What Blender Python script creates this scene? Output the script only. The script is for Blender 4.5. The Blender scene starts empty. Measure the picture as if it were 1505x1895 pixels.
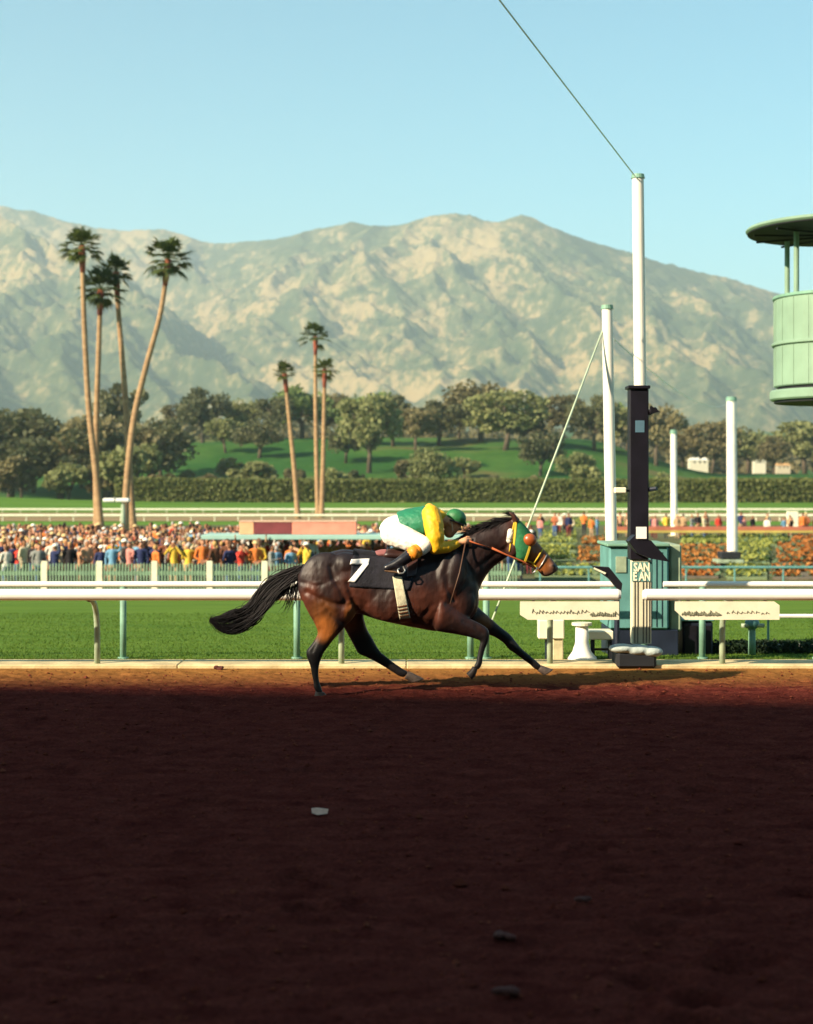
import bpy, math, random
import numpy as np
from mathutils import Vector, Matrix

random.seed(7)
rng = np.random.default_rng(7)
scene = bpy.context.scene
COL = scene.collection

# ------------------------------------------------------------------ camera
FPX, CX, HY, CH = 3000.0, 752.5, 893.0, 1.95      # focal in photo pixels, centre column, horizon row, eye height
def P(x, y, Y):
    """point at distance Y whose direction is the photo pixel (x, y)"""
    return (((x - CX) * Y / FPX), Y, CH - (y - HY) * Y / FPX)
cam_d = bpy.data.cameras.new('camera')
cam = bpy.data.objects.new('camera', cam_d)
COL.objects.link(cam)
cam.location = (0, 0, CH)
cam.rotation_euler = (math.radians(90), 0, 0)
cam_d.sensor_fit = 'HORIZONTAL'
cam_d.sensor_width = 36.0
cam_d.lens = FPX / 1505 * 36
cam_d.shift_y = -54.5 / 1505
cam_d.clip_start = 0.2
cam_d.clip_end = 40000
cam_d.dof.use_dof = True
cam_d.dof.focus_distance = 14.9
cam_d.dof.aperture_fstop = 2.6
scene.camera = cam

# ------------------------------------------------------------------ light
SD = Vector((1.50, 1.02, -1.0))                    # where the sunlight travels
SUN_EL = math.atan2(1.0, math.hypot(SD.x, SD.y))
world = bpy.data.worlds.new('World')
scene.world = world
world.use_nodes = True
wn = world.node_tree
sky = wn.nodes.new('ShaderNodeTexSky')
sky.sky_type = 'NISHITA'
sky.sun_disc = False
sky.sun_elevation = SUN_EL
sky.sun_rotation = math.atan2(-SD.x, -SD.y)
sky.altitude = 150
sky.air_density = 1.0
sky.dust_density = 0.6
sky.ozone_density = 0.8
tint = wn.nodes.new('ShaderNodeMix'); tint.data_type = 'RGBA'; tint.blend_type = 'MULTIPLY'
tint.inputs[0].default_value = 1.0
tint.inputs[7].default_value = (0.82, 1.48, 1.42, 1)
wn.links.new(sky.outputs[0], tint.inputs[6])
wn.links.new(tint.outputs[2], wn.nodes['Background'].inputs['Color'])
wn.nodes['Background'].inputs['Strength'].default_value = 0.055
sun_d = bpy.data.lights.new('sun', 'SUN')
sun_d.energy = 5.0
sun_d.angle = math.radians(1.0)
sun_d.color = (1.0, 0.83, 0.60)
sun = bpy.data.objects.new('sun', sun_d)
COL.objects.link(sun)
sun.rotation_euler = SD.to_track_quat('-Z', 'Y').to_euler()
scene.view_settings.view_transform = 'Standard'
scene.view_settings.look = 'None'
scene.view_settings.exposure = 1.2
scene.view_settings.gamma = 1.0
scene.cycles.volume_bounces = 1
scene.cycles.max_bounces = 6

# ------------------------------------------------------------------ helpers
ORG = {}
def tag(o, label=None, cat=None, group=None, kind=None):
    if label: o['label'] = label
    if cat: o['category'] = cat
    if group: o['group'] = group
    if kind: o['kind'] = kind
    return o
def empty(name, loc, label, cat, group=None):
    o = bpy.data.objects.new(name, None)
    COL.objects.link(o)
    o.location = loc
    o.empty_display_size = 0.3
    ORG[o.name] = Vector(loc)
    return tag(o, label, cat, group)
def link(name, me, parent=None, loc=None):
    o = bpy.data.objects.new(name, me)
    COL.objects.link(o)
    if parent is not None:
        o.parent = parent
        ORG[o.name] = ORG[parent.name]
    else:
        o.location = loc or (0, 0, 0)
        ORG[o.name] = Vector(loc or (0, 0, 0))
    return o

class MB:
    """collects simple solids in world coordinates, built as ONE mesh"""
    def __init__(s): s.v = []; s.f = []; s.m = []; s.mi = 0
    def add(s, vs, fs):
        n = len(s.v)
        s.v.extend([tuple(p) for p in vs])
        for f in fs:
            s.f.append([n + i for i in f]); s.m.append(s.mi)
        return s
    def box(s, a, b, bev=0.0):
        x0, y0, z0 = [min(a[i], b[i]) for i in range(3)]; x1, y1, z1 = [max(a[i], b[i]) for i in range(3)]
        if bev <= 0:
            vs = [(x0,y0,z0),(x1,y0,z0),(x1,y1,z0),(x0,y1,z0),(x0,y0,z1),(x1,y0,z1),(x1,y1,z1),(x0,y1,z1)]
            return s.add(vs, [(0,3,2,1),(4,5,6,7),(0,1,5,4),(1,2,6,5),(2,3,7,6),(3,0,4,7)])
        e = min(bev, (x1-x0)*.45, (y1-y0)*.45, (z1-z0)*.45)
        def ring(z, i): return [(x0+i,y0+e,z),(x0+e,y0+i,z),(x1-e,y0+i,z),(x1-i,y0+e,z),(x1-i,y1-e,z),(x1-e,y1-i,z),(x0+e,y1-i,z),(x0+i,y1-e,z)]
        R = [ring(z0, e), ring(z0+e, 0), ring(z1-e, 0), ring(z1, e)]
        vs = [p for r in R for p in r]; fs = []
        for k in range(3):
            for i in range(8):
                j = (i+1) % 8
                fs.append((k*8+i, k*8+j, k*8+8+j, k*8+8+i))
        fs.append(tuple(range(7, -1, -1))); fs.append(tuple(range(24, 32)))
        return s.add(vs, fs)
    def tube(s, pts, rad, n=10, caps=True, flat=1.0):
        pts = [Vector(p) for p in pts]
        if not hasattr(rad, '__len__'): rad = [rad] * len(pts)
        vs = []; fs = []
        up = Vector((0, 0, 1)); prev = None
        for i, p in enumerate(pts):
            d = (pts[min(i+1, len(pts)-1)] - pts[max(i-1, 0)])
            if d.length < 1e-9: d = Vector((0,0,1))
            d.normalize()
            if prev is None:
                a = d.cross(up) if abs(d.z) < .95 else d.cross(Vector((0, 1, 0)))
            else:
                a = prev - d * prev.dot(d)
            a.normalize(); prev = a; b = d.cross(a)
            for k in range(n):
                t = 2*math.pi*k/n
                vs.append(p + a*(rad[i]*math.cos(t)) + b*(rad[i]*flat*math.sin(t)))
        for i in range(len(pts)-1):
            for k in range(n):
                j = (k+1) % n
                fs.append((i*n+k, i*n+j, (i+1)*n+j, (i+1)*n+k))
        if caps:
            fs.append(tuple(range(n-1, -1, -1))); fs.append(tuple(range((len(pts)-1)*n, len(pts)*n)))
        return s.add(vs, fs)
    def ball(s, c, r, nu=14, nv=9, rot=None):
        if not hasattr(r, '__len__'): r = (r, r, r)
        vs = []; fs = []
        for i in range(1, nv):
            a = math.pi*i/nv
            for k in range(nu):
                t = 2*math.pi*k/nu
                v = Vector((r[0]*math.sin(a)*math.cos(t), r[1]*math.sin(a)*math.sin(t), r[2]*math.cos(a)))
                if rot is not None: v = rot @ v
                vs.append(v + Vector(c))
        T = Vector((0,0,r[2])); B = Vector((0,0,-r[2]))
        if rot is not None: T = rot @ T; B = rot @ B
        vs += [T + Vector(c), B + Vector(c)]
        t0 = len(vs)-2
        for i in range(nv-2):
            for k in range(nu):
                j = (k+1) % nu
                fs.append((i*nu+k, (i+1)*nu+k, (i+1)*nu+j, i*nu+j))
        for k in range(nu):
            j = (k+1) % nu
            fs.append((t0, k, j)); fs.append((t0+1, (nv-2)*nu+j, (nv-2)*nu+k))
        return s.add(vs, fs)
    def limb(s, pts, rad, n=12):
        """tapered capsule chain (for remeshing)"""
        for i in range(len(pts)-1):
            s.tube([pts[i], pts[i+1]], [rad[i], rad[i+1]], n)
        for p, r in zip(pts, rad): s.ball(p, r*0.995, n, 8)
        return s
    def prism(s, poly, d):
        """flat polygon (list of 3D points) given thickness vector d"""
        n = len(poly); d = Vector(d)
        vs = [Vector(p) for p in poly] + [Vector(p)+d for p in poly]
        fs = [tuple(range(n-1, -1, -1)), tuple(range(n, 2*n))] + [(i, (i+1) % n, n+(i+1) % n, n+i) for i in range(n)]
        return s.add(vs, fs)
    def mesh(s, name, org=(0,0,0), mats=(), smooth=False):
        me = bpy.data.meshes.new(name)
        o = Vector(org)
        me.from_pydata([(p[0]-o.x, p[1]-o.y, p[2]-o.z) for p in s.v], [], s.f)
        for m in mats: me.materials.append(m)
        me.polygons.foreach_set('material_index', s.m)
        if smooth: me.polygons.foreach_set('use_smooth', [True]*len(s.f))
        me.update()
        fixn(me)
        return me
    def build(s, name, mats, parent=None, loc=None, smooth=False):
        if not isinstance(mats, (list, tuple)): mats = [mats]
        org = ORG[parent.name] if parent is not None else Vector(loc or (0,0,0))
        return link(name, s.mesh(name, org, mats, smooth), parent, loc)
def fixn(me):
    import bmesh
    bm = bmesh.new(); bm.from_mesh(me)
    bmesh.ops.recalc_face_normals(bm, faces=bm.faces[:])
    bm.to_mesh(me); bm.free()

def npmesh(name, v, f, mats=(), smooth=True, loc=None, parent=None):
    """numpy verts (n,3), faces (m,k)"""
    me = bpy.data.meshes.new(name)
    v = np.asarray(v, dtype=np.float32); f = np.asarray(f, dtype=np.int32)
    if parent is not None:
        v = v - np.array(ORG[parent.name], dtype=np.float32)
    elif loc is not None:
        v = v - np.array(loc, dtype=np.float32)
    k = f.shape[1]
    me.vertices.add(len(v)); me.vertices.foreach_set('co', v.ravel())
    me.loops.add(f.size); me.loops.foreach_set('vertex_index', f.ravel())
    me.polygons.add(len(f))
    me.polygons.foreach_set('loop_start', np.arange(len(f), dtype=np.int32)*k)
    me.polygons.foreach_set('use_smooth', [smooth]*len(f))
    for m in mats: me.materials.append(m)
    me.update(calc_edges=True); me.validate()
    return link(name, me, parent, loc)
def grid(nx, ny):
    i = np.arange(nx-1)[:, None]; j = np.arange(ny-1)[None, :]
    a = (i*ny+j).ravel()
    return np.stack([a, a+ny, a+ny+1, a+1], 1)

def remesh(mb, voxel, smooth=3, org=(0,0,0), name='m', factor=0.5):
    """one continuous skin over all the solids in mb"""
    me = mb.mesh('tmp', org)
    o = bpy.data.objects.new('tmp', me); COL.objects.link(o)
    r = o.modifiers.new('r', 'REMESH'); r.mode = 'VOXEL'; r.voxel_size = voxel; r.use_smooth_shade = True
    if smooth:
        m = o.modifiers.new('s', 'SMOOTH'); m.factor = factor; m.iterations = smooth
    dg = bpy.context.evaluated_depsgraph_get()
    out = bpy.data.meshes.new_from_object(o.evaluated_get(dg))
    bpy.data.objects.remove(o); bpy.data.meshes.remove(me)
    out.name = name
    out.polygons.foreach_set('use_smooth', [True]*len(out.polygons))
    return out
def remesh_obj(mb, name, mat, parent, voxel=0.012, smooth=3, factor=0.5, wrinkle=0.0):
    me = remesh(mb, voxel, smooth, ORG[parent.name], name, factor)
    if wrinkle:      # cloth creases pushed into the surface
        n = len(me.vertices); a = np.empty(n*3, dtype=np.float32); me.vertices.foreach_get('co', a); a = a.reshape(-1, 3).astype(float)
        nr = np.empty(n*3, dtype=np.float32); me.vertices.foreach_get('normal', nr); nr = nr.reshape(-1, 3)
        s = a[:, 0]*.9+a[:, 2]*.5+a[:, 1]*.3; t = -a[:, 0]*.5+a[:, 2]*.9
        d = wrinkle*(ridged(s*11+a[:, 1]*6, t*5, 3)-.35)+wrinkle*.5*ridged(s*26, t*15+a[:, 1]*9, 2)
        me.vertices.foreach_set('co', (a+nr*d[:, None]).astype(np.float32).ravel()); me.update()
    me.materials.append(mat)
    return link(name, me, parent)

# ---- numpy noise
_perm = rng.permutation(256); _perm = np.concatenate([_perm, _perm, _perm])
_g = rng.normal(size=(256, 2)); _g /= np.linalg.norm(_g, axis=1)[:, None]
def pnoise(x, y):
    xi = np.floor(x).astype(int); yi = np.floor(y).astype(int)
    xf = x-xi; yf = y-yi
    xi &= 255; yi &= 255
    def gr(a, b, dx, dy):
        g = _g[_perm[_perm[a & 255] + (b & 255)] & 255]
        return g[..., 0]*dx + g[..., 1]*dy
    u = xf*xf*xf*(xf*(xf*6-15)+10); v = yf*yf*yf*(yf*(yf*6-15)+10)
    a = gr(xi, yi, xf, yf); b = gr(xi+1, yi, xf-1, yf); c = gr(xi, yi+1, xf, yf-1); d = gr(xi+1, yi+1, xf-1, yf-1)
    return (a*(1-u)+b*u)*(1-v) + (c*(1-u)+d*u)*v
def fbm(x, y, o=5, g=0.5):
    r = np.zeros_like(x); a = 1.0
    for k in range(o):
        r += a*pnoise(x*2**k+17.3*k, y*2**k+5.1*k); a *= g
    return r
def ridged(x, y, o=4):
    r = np.zeros_like(x); a = 1.0
    for k in range(o):
        r += a*(1-2.2*np.abs(pnoise(x*2**k+9.1*k, y*2**k+3.7*k))); a *= 0.5
    return r/1.9

# ---- materials
def nodes(m): return m.node_tree.nodes, m.node_tree.links
def mat(name, col, rough=0.7, var=0.12, scale=6.0, bump=0.0, bscale=None, metal=0.0, coords='Object', col2=None, stretch=None, spec=0.3, detail=5, sheen=0.0, trans=0.0):
    m = bpy.data.materials.new(name); m.use_nodes = True
    N, L = nodes(m); b = N['Principled BSDF']
    b.inputs['Roughness'].default_value = rough
    b.inputs['Metallic'].default_value = metal
    b.inputs['Specular IOR Level'].default_value = spec
    tc = N.new('ShaderNodeTexCoord')
    mp = N.new('ShaderNodeMapping')
    if stretch: mp.inputs['Scale'].default_value = stretch
    L.new(tc.outputs[coords], mp.inputs[0])
    nz = N.new('ShaderNodeTexNoise'); nz.inputs['Scale'].default_value = scale; nz.inputs['Detail'].default_value = detail
    L.new(mp.outputs[0], nz.inputs['Vector'])
    cr = N.new('ShaderNodeValToRGB'); L.new(nz.outputs['Fac'], cr.inputs[0])
    if col2 is None:
        c1 = [max(0, c*(1-var)) for c in col]; c2 = [min(1, c*(1+var)) for c in col]
    else: c1, c2 = col, col2
    cr.color_ramp.elements[0].position = .35; cr.color_ramp.elements[1].position = .65
    cr.color_ramp.elements[0].color = (*c1, 1); cr.color_ramp.elements[1].color = (*c2, 1)
    L.new(cr.outputs[0], b.inputs['Base Color'])
    if bump > 0:
        bn = N.new('ShaderNodeTexNoise'); bn.inputs['Scale'].default_value = bscale or scale*4; bn.inputs['Detail'].default_value = 6
        L.new(mp.outputs[0], bn.inputs['Vector'])
        bp = N.new('ShaderNodeBump'); bp.inputs['Strength'].default_value = bump; bp.inputs['Distance'].default_value = 0.02
        L.new(bn.outputs['Fac'], bp.inputs['Height']); L.new(bp.outputs[0], b.inputs['Normal'])
    if sheen: b.inputs['Sheen Weight'].default_value = sheen
    return m
def leafmat(name, col, col2, scale=0.5):
    """foliage: every leaf face a little different, part of the light passes through"""
    m = bpy.data.materials.new(name); m.use_nodes = True
    N, L = nodes(m); b = N['Principled BSDF']
    b.inputs['Roughness'].default_value = 0.6; b.inputs['Specular IOR Level'].default_value = 0.2
    g = N.new('ShaderNodeNewGeometry'); oi = N.new('ShaderNodeObjectInfo')
    tc = N.new('ShaderNodeTexCoord'); nz = N.new('ShaderNodeTexNoise'); nz.inputs['Scale'].default_value = scale
    L.new(tc.outputs['Object'], nz.inputs['Vector'])
    a = N.new('ShaderNodeMath'); a.operation = 'ADD'; L.new(g.outputs['Random Per Island'], a.inputs[0]); L.new(nz.outputs['Fac'], a.inputs[1])
    a2 = N.new('ShaderNodeMath'); a2.operation = 'ADD'; L.new(a.outputs[0], a2.inputs[0]); L.new(oi.outputs['Random'], a2.inputs[1])
    mr = N.new('ShaderNodeMapRange'); mr.inputs[1].default_value = .5; mr.inputs[2].default_value = 2.2
    L.new(a2.outputs[0], mr.inputs[0])
    mx = N.new('ShaderNodeMix'); mx.data_type = 'RGBA'
    mx.inputs[6].default_value = (*col, 1); mx.inputs[7].default_value = (*col2, 1)
    L.new(mr.outputs[0], mx.inputs[0]); L.new(mx.outputs[2], b.inputs['Base Color'])
    t = N.new('ShaderNodeBsdfTranslucent'); L.new(mx.outputs[2], t.inputs[0])
    ms = N.new('ShaderNodeMixShader'); ms.inputs[0].default_value = 0.3
    L.new(b.outputs[0], ms.inputs[1]); L.new(t.outputs[0], ms.inputs[2])
    L.new(ms.outputs[0], N['Material Output'].inputs[0])
    return m
M = {}
M['white'] = mat('white_paint', (.80,.78,.72), .45, .05, 3, .05)
M['cream'] = mat('cream_paint', (.70,.66,.50), .5, .08, 4, .05)
M['mast'] = mat('mast_paint', (.80,.76,.66), .5, .07, 2)
M['concrete'] = mat('pale_concrete', (.55,.44,.24), .9, .25, 3, .4, 30)
M['teal'] = mat('teal_paint', (.10,.25,.24), .5, .14, 4, .1)
M['tealpost'] = mat('green_post_paint', (.16,.30,.22), .55, .15, 6)
M['greygreen'] = mat('worn_green_grey_paint', (.26,.32,.22), .6, .2, 8)
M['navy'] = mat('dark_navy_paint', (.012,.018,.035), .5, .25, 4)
M['black'] = mat('black_paint', (.006,.005,.010), .5, .3, 5)
M['greenpale'] = mat('pale_green_paint', (.19,.29,.21), .6, .10, 1.5, .05)
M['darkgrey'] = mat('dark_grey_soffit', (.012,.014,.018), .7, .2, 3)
M['bark'] = mat('bark', (.10,.075,.05), .9, .3, 1.2, .5)
M['fence'] = mat('pale_green_picket_paint', (.22,.33,.22), .6, .15, 4)
M['cable'] = mat('pale_cable', (.40,.48,.34), .6, .1, 4)
M['cabledark'] = mat('weathered_steel_cable', (.75,.92,.92), .6, .1, 4)
# ------------------------------------------------------------------ terrain
def smst(a, b, t):
    u = np.clip((t-a)/(b-a), 0, 1); return u*u*(3-2*u)
def tz(X, Y):
    X = np.asarray(X, dtype=float); Y = np.asarray(Y, dtype=float)
    z = np.zeros(np.broadcast(X, Y).shape)
    z = z - 2.0*np.clip((Y-18.2)/(58-18.2), 0, 1)
    px = CX + X/np.maximum(Y, 1)*FPX
    side = 1 - 0.62*smst(1050, 1350, px) - 0.35*smst(250, 20, px)
    hill = smst(335, 500, Y)*(17.5*side) + 1.6*side*pnoise(X/38, Y/30)*smst(340, 380, Y)*smst(560, 480, Y)
    z = z + hill
    z = z + smst(500, 3400, Y)*(84 + 18*(1-side))
    z = z + 2.6*np.exp(-((X+112)/40)**2-((Y-300)/38)**2)      # low mound at the left
    return z
def tz1(x, y): return float(tz(x, y))

# ground: one sheet reaching past the mountains
def mtn(X, Y):
    pass
yy = np.concatenate([np.linspace(-400, 0, 12), np.linspace(5, 60, 45), np.linspace(64, 330, 50), np.linspace(334, 560, 80), np.geomspace(575, 16000, 60)])
tt = np.linspace(-1, 1, 161)
YY = np.repeat(yy[:, None], len(tt), 1)
XX = tt[None, :]*(60 + np.abs(YY)*0.42 + 40)
XX = np.sign(XX)*np.abs(XX)
ZZ = tz(XX, YY) - 0.03
ZZ = np.where(YY < 17.5, -0.12, ZZ)
def groundmat():
    m = bpy.data.materials.new('grassland'); m.use_nodes = True
    N, L = nodes(m); b = N['Principled BSDF']; b.inputs['Roughness'].default_value = .9; b.inputs['Specular IOR Level'].default_value = .1
    tc = N.new('ShaderNodeTexCoord')
    n1 = N.new('ShaderNodeTexNoise'); n1.inputs['Scale'].default_value = .035; n1.inputs['Detail'].default_value = 6
    n2 = N.new('ShaderNodeTexNoise'); n2.inputs['Scale'].default_value = .5; n2.inputs['Detail'].default_value = 6
    L.new(tc.outputs['Object'], n1.inputs[0]); L.new(tc.outputs['Object'], n2.inputs[0])
    cr = N.new('ShaderNodeValToRGB'); L.new(n1.outputs['Fac'], cr.inputs[0])
    e = cr.color_ramp.elements; e[0].position = .42; e[0].color = (.026,.095,.016,1); e[1].position = .66; e[1].color = (.13,.12,.04,1)
    k = e.new(.56); k.color = (.062,.135,.024,1)
    mx = N.new('ShaderNodeMix'); mx.data_type = 'RGBA'; mx.blend_type = 'MULTIPLY'; mx.inputs[0].default_value = .6
    c2 = N.new('ShaderNodeValToRGB'); c2.color_ramp.elements[0].color = (.55,.55,.55,1); c2.color_ramp.elements[0].position = .3; c2.color_ramp.elements[1].position = .7
    L.new(n2.outputs['Fac'], c2.inputs[0]); L.new(cr.outputs[0], mx.inputs[6]); L.new(c2.outputs[0], mx.inputs[7])
    L.new(mx.outputs[2], b.inputs['Base Color'])
    return m
g = npmesh('ground', np.stack([XX, YY, ZZ], -1).reshape(-1, 3), grid(len(yy), len(tt)), [groundmat()])
tag(g, kind='structure')

def sheet(name, x0, x1, y0, y1, nx, ny, dz, m, wedge=False, zf=None):
    ys = np.linspace(y0, y1, ny); xs = np.linspace(0, 1, nx)
    Y_ = np.repeat(ys[:, None], nx, 1)
    X_ = x0 + (x1-x0)*xs[None, :] + 0*Y_
    if wedge: X_ = X_*(Y_/y1)
    Z_ = tz(X_, Y_) + dz if zf is None else zf(X_, Y_)
    o = npmesh(name, np.stack([X_, Y_, Z_], -1).reshape(-1, 3), grid(ny, nx), [m])
    return tag(o, kind='structure')

# main dirt track -------------------------------------------------
def dirtmat():
    m = bpy.data.materials.new('track_dirt'); m.use_nodes = True
    N, L = nodes(m); b = N['Principled BSDF']; b.inputs['Roughness'].default_value = 1; b.inputs['Specular IOR Level'].default_value = 0
    tc = N.new('ShaderNodeTexCoord'); mp = N.new('ShaderNodeMapping'); mp.inputs['Scale'].default_value = (1, 2.2, 1)
    L.new(tc.outputs['Object'], mp.inputs[0])
    n1 = N.new('ShaderNodeTexNoise'); n1.inputs['Scale'].default_value = 3.2; n1.inputs['Detail'].default_value = 9; n1.inputs['Roughness'].default_value = .65
    n2 = N.new('ShaderNodeTexNoise'); n2.inputs['Scale'].default_value = 45; n2.inputs['Detail'].default_value = 6; n2.inputs['Roughness'].default_value = .7
    for n in (n1, n2): L.new(mp.outputs[0], n.inputs[0])
    cr = N.new('ShaderNodeValToRGB'); L.new(n1.outputs['Fac'], cr.inputs[0])
    e = cr.color_ramp.elements; e[0].position = .34; e[0].color = (.092,.019,.015,1); e[1].position = .7; e[1].color = (.175,.043,.031,1)
    mx = N.new('ShaderNodeMix'); mx.data_type = 'RGBA'; mx.blend_type = 'MULTIPLY'; mx.inputs[0].default_value = .8
    c2 = N.new('ShaderNodeValToRGB'); c2.color_ramp.elements[0].color = (.45,.42,.42,1); c2.color_ramp.elements[0].position = .32; c2.color_ramp.elements[1].position = .66
    L.new(n2.outputs['Fac'], c2.inputs[0]); L.new(cr.outputs[0], mx.inputs[6]); L.new(c2.outputs[0], mx.inputs[7])
    # sunlit strip painted in: dirt colour turns lighter tan towards the rail
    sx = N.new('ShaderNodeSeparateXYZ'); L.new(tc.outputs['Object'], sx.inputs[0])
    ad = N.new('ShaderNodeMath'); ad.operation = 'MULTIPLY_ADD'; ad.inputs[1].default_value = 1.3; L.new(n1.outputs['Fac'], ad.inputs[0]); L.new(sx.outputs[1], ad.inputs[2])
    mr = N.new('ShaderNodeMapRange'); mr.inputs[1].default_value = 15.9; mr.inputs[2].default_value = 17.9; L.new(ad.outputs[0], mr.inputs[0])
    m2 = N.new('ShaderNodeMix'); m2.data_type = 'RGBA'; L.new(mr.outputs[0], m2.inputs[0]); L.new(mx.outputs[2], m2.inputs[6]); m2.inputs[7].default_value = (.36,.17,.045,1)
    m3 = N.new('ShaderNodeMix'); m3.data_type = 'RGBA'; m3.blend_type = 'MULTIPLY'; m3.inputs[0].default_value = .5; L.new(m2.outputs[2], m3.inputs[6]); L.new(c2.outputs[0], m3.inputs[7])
    L.new(m3.outputs[2], b.inputs['Base Color'])
    bp = N.new('ShaderNodeBump'); bp.inputs['Strength'].default_value = .7; bp.inputs['Distance'].default_value = .012
    L.new(n2.outputs['Fac'], bp.inputs['Height']); L.new(bp.outputs[0], b.inputs['Normal'])
    return m
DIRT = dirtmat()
nx, ny = 620, 640
ys = 3.5 + (16.98-3.5)*np.linspace(0, 1, ny)**1.15
xs = np.linspace(-1, 1, nx)
Y_ = np.repeat(ys[:, None], nx, 1); X_ = xs[None, :]*(1.6 + Y_*0.30)
Z_ = 0.018*fbm(X_*.9, Y_*1.6, 4) + 0.020*fbm(X_*5, Y_*7, 5, .6) + 0.010*ridged(X_*3, Y_*9, 3)
r2 = np.random.default_rng(11)
prints = [(r2.uniform(-4, 4), r2.uniform(4, 16.5), r2.uniform(.06, .12)) for _ in range(55)]
prints += [(2.35, 9.1, .1), (2.2, 8.1, .1), (1.1, 7.0, .12), (2.0, 6.9, .11), (.95, 6.3, .13), (1.3, 6.45, .1), (-.45, 7.35, .1), (2.8, 10.2, .1), (1.6, 10.9, .09)]
for (hx, hy, hr) in prints:
    sel = (np.abs(X_-hx) < .4) & (np.abs(Y_-hy) < .4)
    d2 = ((X_[sel]-hx)/hr)**2 + ((Y_[sel]-hy)/(hr*.9))**2
    Z_[sel] += -0.04*np.exp(-d2**2) + 0.018*np.exp(-(np.sqrt(d2)-1.5)**2*5)
Z_ = Z_ + 0.010*fbm(X_*14, Y_*20, 4, .7)
Z_ = Z_*smst(17.05, 16.6, Y_) + 0.002
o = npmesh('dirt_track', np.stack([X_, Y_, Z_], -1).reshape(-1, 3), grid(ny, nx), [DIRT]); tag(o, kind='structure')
nc = 9000
cx_ = r2.uniform(-1, 1, nc); cy_ = 4 + 12.9*r2.uniform(0, 1, nc)**.8; cx_ = cx_*(cy_*.28+.3)
cs_ = r2.gamma(2.0, .0026, nc)+.003
oc = np.array([(1,0,0),(0,1,0),(-1,0,0),(0,-1,0),(0,0,.7),(0,0,-.5)], float); of = np.array([(0,1,4),(1,2,4),(2,3,4),(3,0,4),(1,0,5),(2,1,5),(3,2,5),(0,3,5)])
vv = oc[None]*cs_[:, None, None]*r2.uniform(.6, 1.3, (nc, 6, 1))
vv[:, :, 0] += cx_[:, None]; vv[:, :, 1] += cy_[:, None]
gi_ = np.clip(np.searchsorted(ys, cy_), 0, ny-1); gj_ = np.clip(((cx_/(1.6+cy_*.30)+1)/2*(nx-1)).round().astype(int), 0, nx-1)
vv[:, :, 2] += Z_[gi_, gj_][:, None] + cs_[:, None]*.25
CRUMB = mat('dirt_crumbs', (.095,.020,.014), 1, coords='Object', col2=(.16,.045,.026), scale=3, spec=0)
o = npmesh('dirt_crumbs', vv.reshape(-1, 3), (of[None]+6*np.arange(nc)[:, None, None]).reshape(-1, 3), [CRUMB], smooth=False); tag(o, 'small crumbs of dirt scattered over the track', 'dirt', kind='stuff')
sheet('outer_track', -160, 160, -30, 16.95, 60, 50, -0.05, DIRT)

# pale kerb strip and dry grass edge
mb = MB()
for i in range(-40, 40):
    mb.box((i*2.4+.002, 16.98, -.1), (i*2.4+2.398, 17.52, .04), .01)
o = mb.build('track_kerb', M['concrete']); tag(o, kind='structure')
DRY = mat('dry_turf_edge', (.13,.12,.02), .95, coords='Object', col2=(.24,.18,.03), scale=5, bump=.6, bscale=60, spec=.05)
sheet('turf_edge', -60, 60, 17.525, 17.95, 200, 4, 0.0, DRY)

# turf course
def turfmat():
    m = mat('turf', (.068,.135,.014), .9, coords='Object', col2=(.105,.178,.020), scale=.8, bump=.8, bscale=28, stretch=(.45, 1.6, 1), spec=.08, detail=8)
    return m
TURF = turfmat()
sheet('turf_course', -60, 60, 17.93, 58.5, 120, 90, 0.004, TURF)
n = 70000
bx = r2.uniform(-1, 1, n); by = 17.6 + (34-17.6)*r2.uniform(0, 1, n)**1.8
bx = bx*(by*.26+.3)
bz = tz(bx, by)
hgt = r2.uniform(.012, .032, n); ang = r2.uniform(0, math.pi, n); wd = r2.uniform(.003, .008, n)*(by/18)
v = np.empty((n, 3, 3))
v[:, 0] = np.stack([bx-wd*np.cos(ang), by-wd*np.sin(ang), bz], 1)
v[:, 1] = np.stack([bx+wd*np.cos(ang), by+wd*np.sin(ang), bz], 1)
v[:, 2] = np.stack([bx+r2.normal(0, .015, n), by+r2.normal(0, .015, n), bz+hgt], 1)
GR = leafmat('grass_blades', (.062,.118,.012), (.098,.165,.020), .6)
o = npmesh('turf_grass', v.reshape(-1, 3), np.arange(n*3).reshape(-1, 3), [GR], smooth=False); tag(o, 'short green grass of the turf course', 'grass', kind='stuff')

# infield and the far track
INF = mat('infield_grass', (.07,.085,.035), .95, coords='Object', col2=(.13,.125,.065), scale=.4, bump=.4, bscale=10, spec=.05)
sheet('infield', -70, 70, 58.6, 150, 60, 40, 0.008, INF)
SAND = mat('far_track_dirt', (.22,.15,.08), .95, coords='Object', col2=(.30,.22,.12), scale=.25, stretch=(.1, 1, 1), spec=.05)
sheet('far_track', -130, 130, 166, 212, 60, 10, 0.012, SAND)
FARG = mat('far_turf', (.075,.155,.018), .95, coords='Object', col2=(.105,.20,.028), scale=.06, stretch=(.3, 1, 1), spec=.05)
sheet('far_turf', -170, 170, 213, 318, 60, 30, 0.012, FARG)
sheet('far_turf_inner', -130, 130, 150.2, 165, 60, 6, 0.010, FARG)

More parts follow.
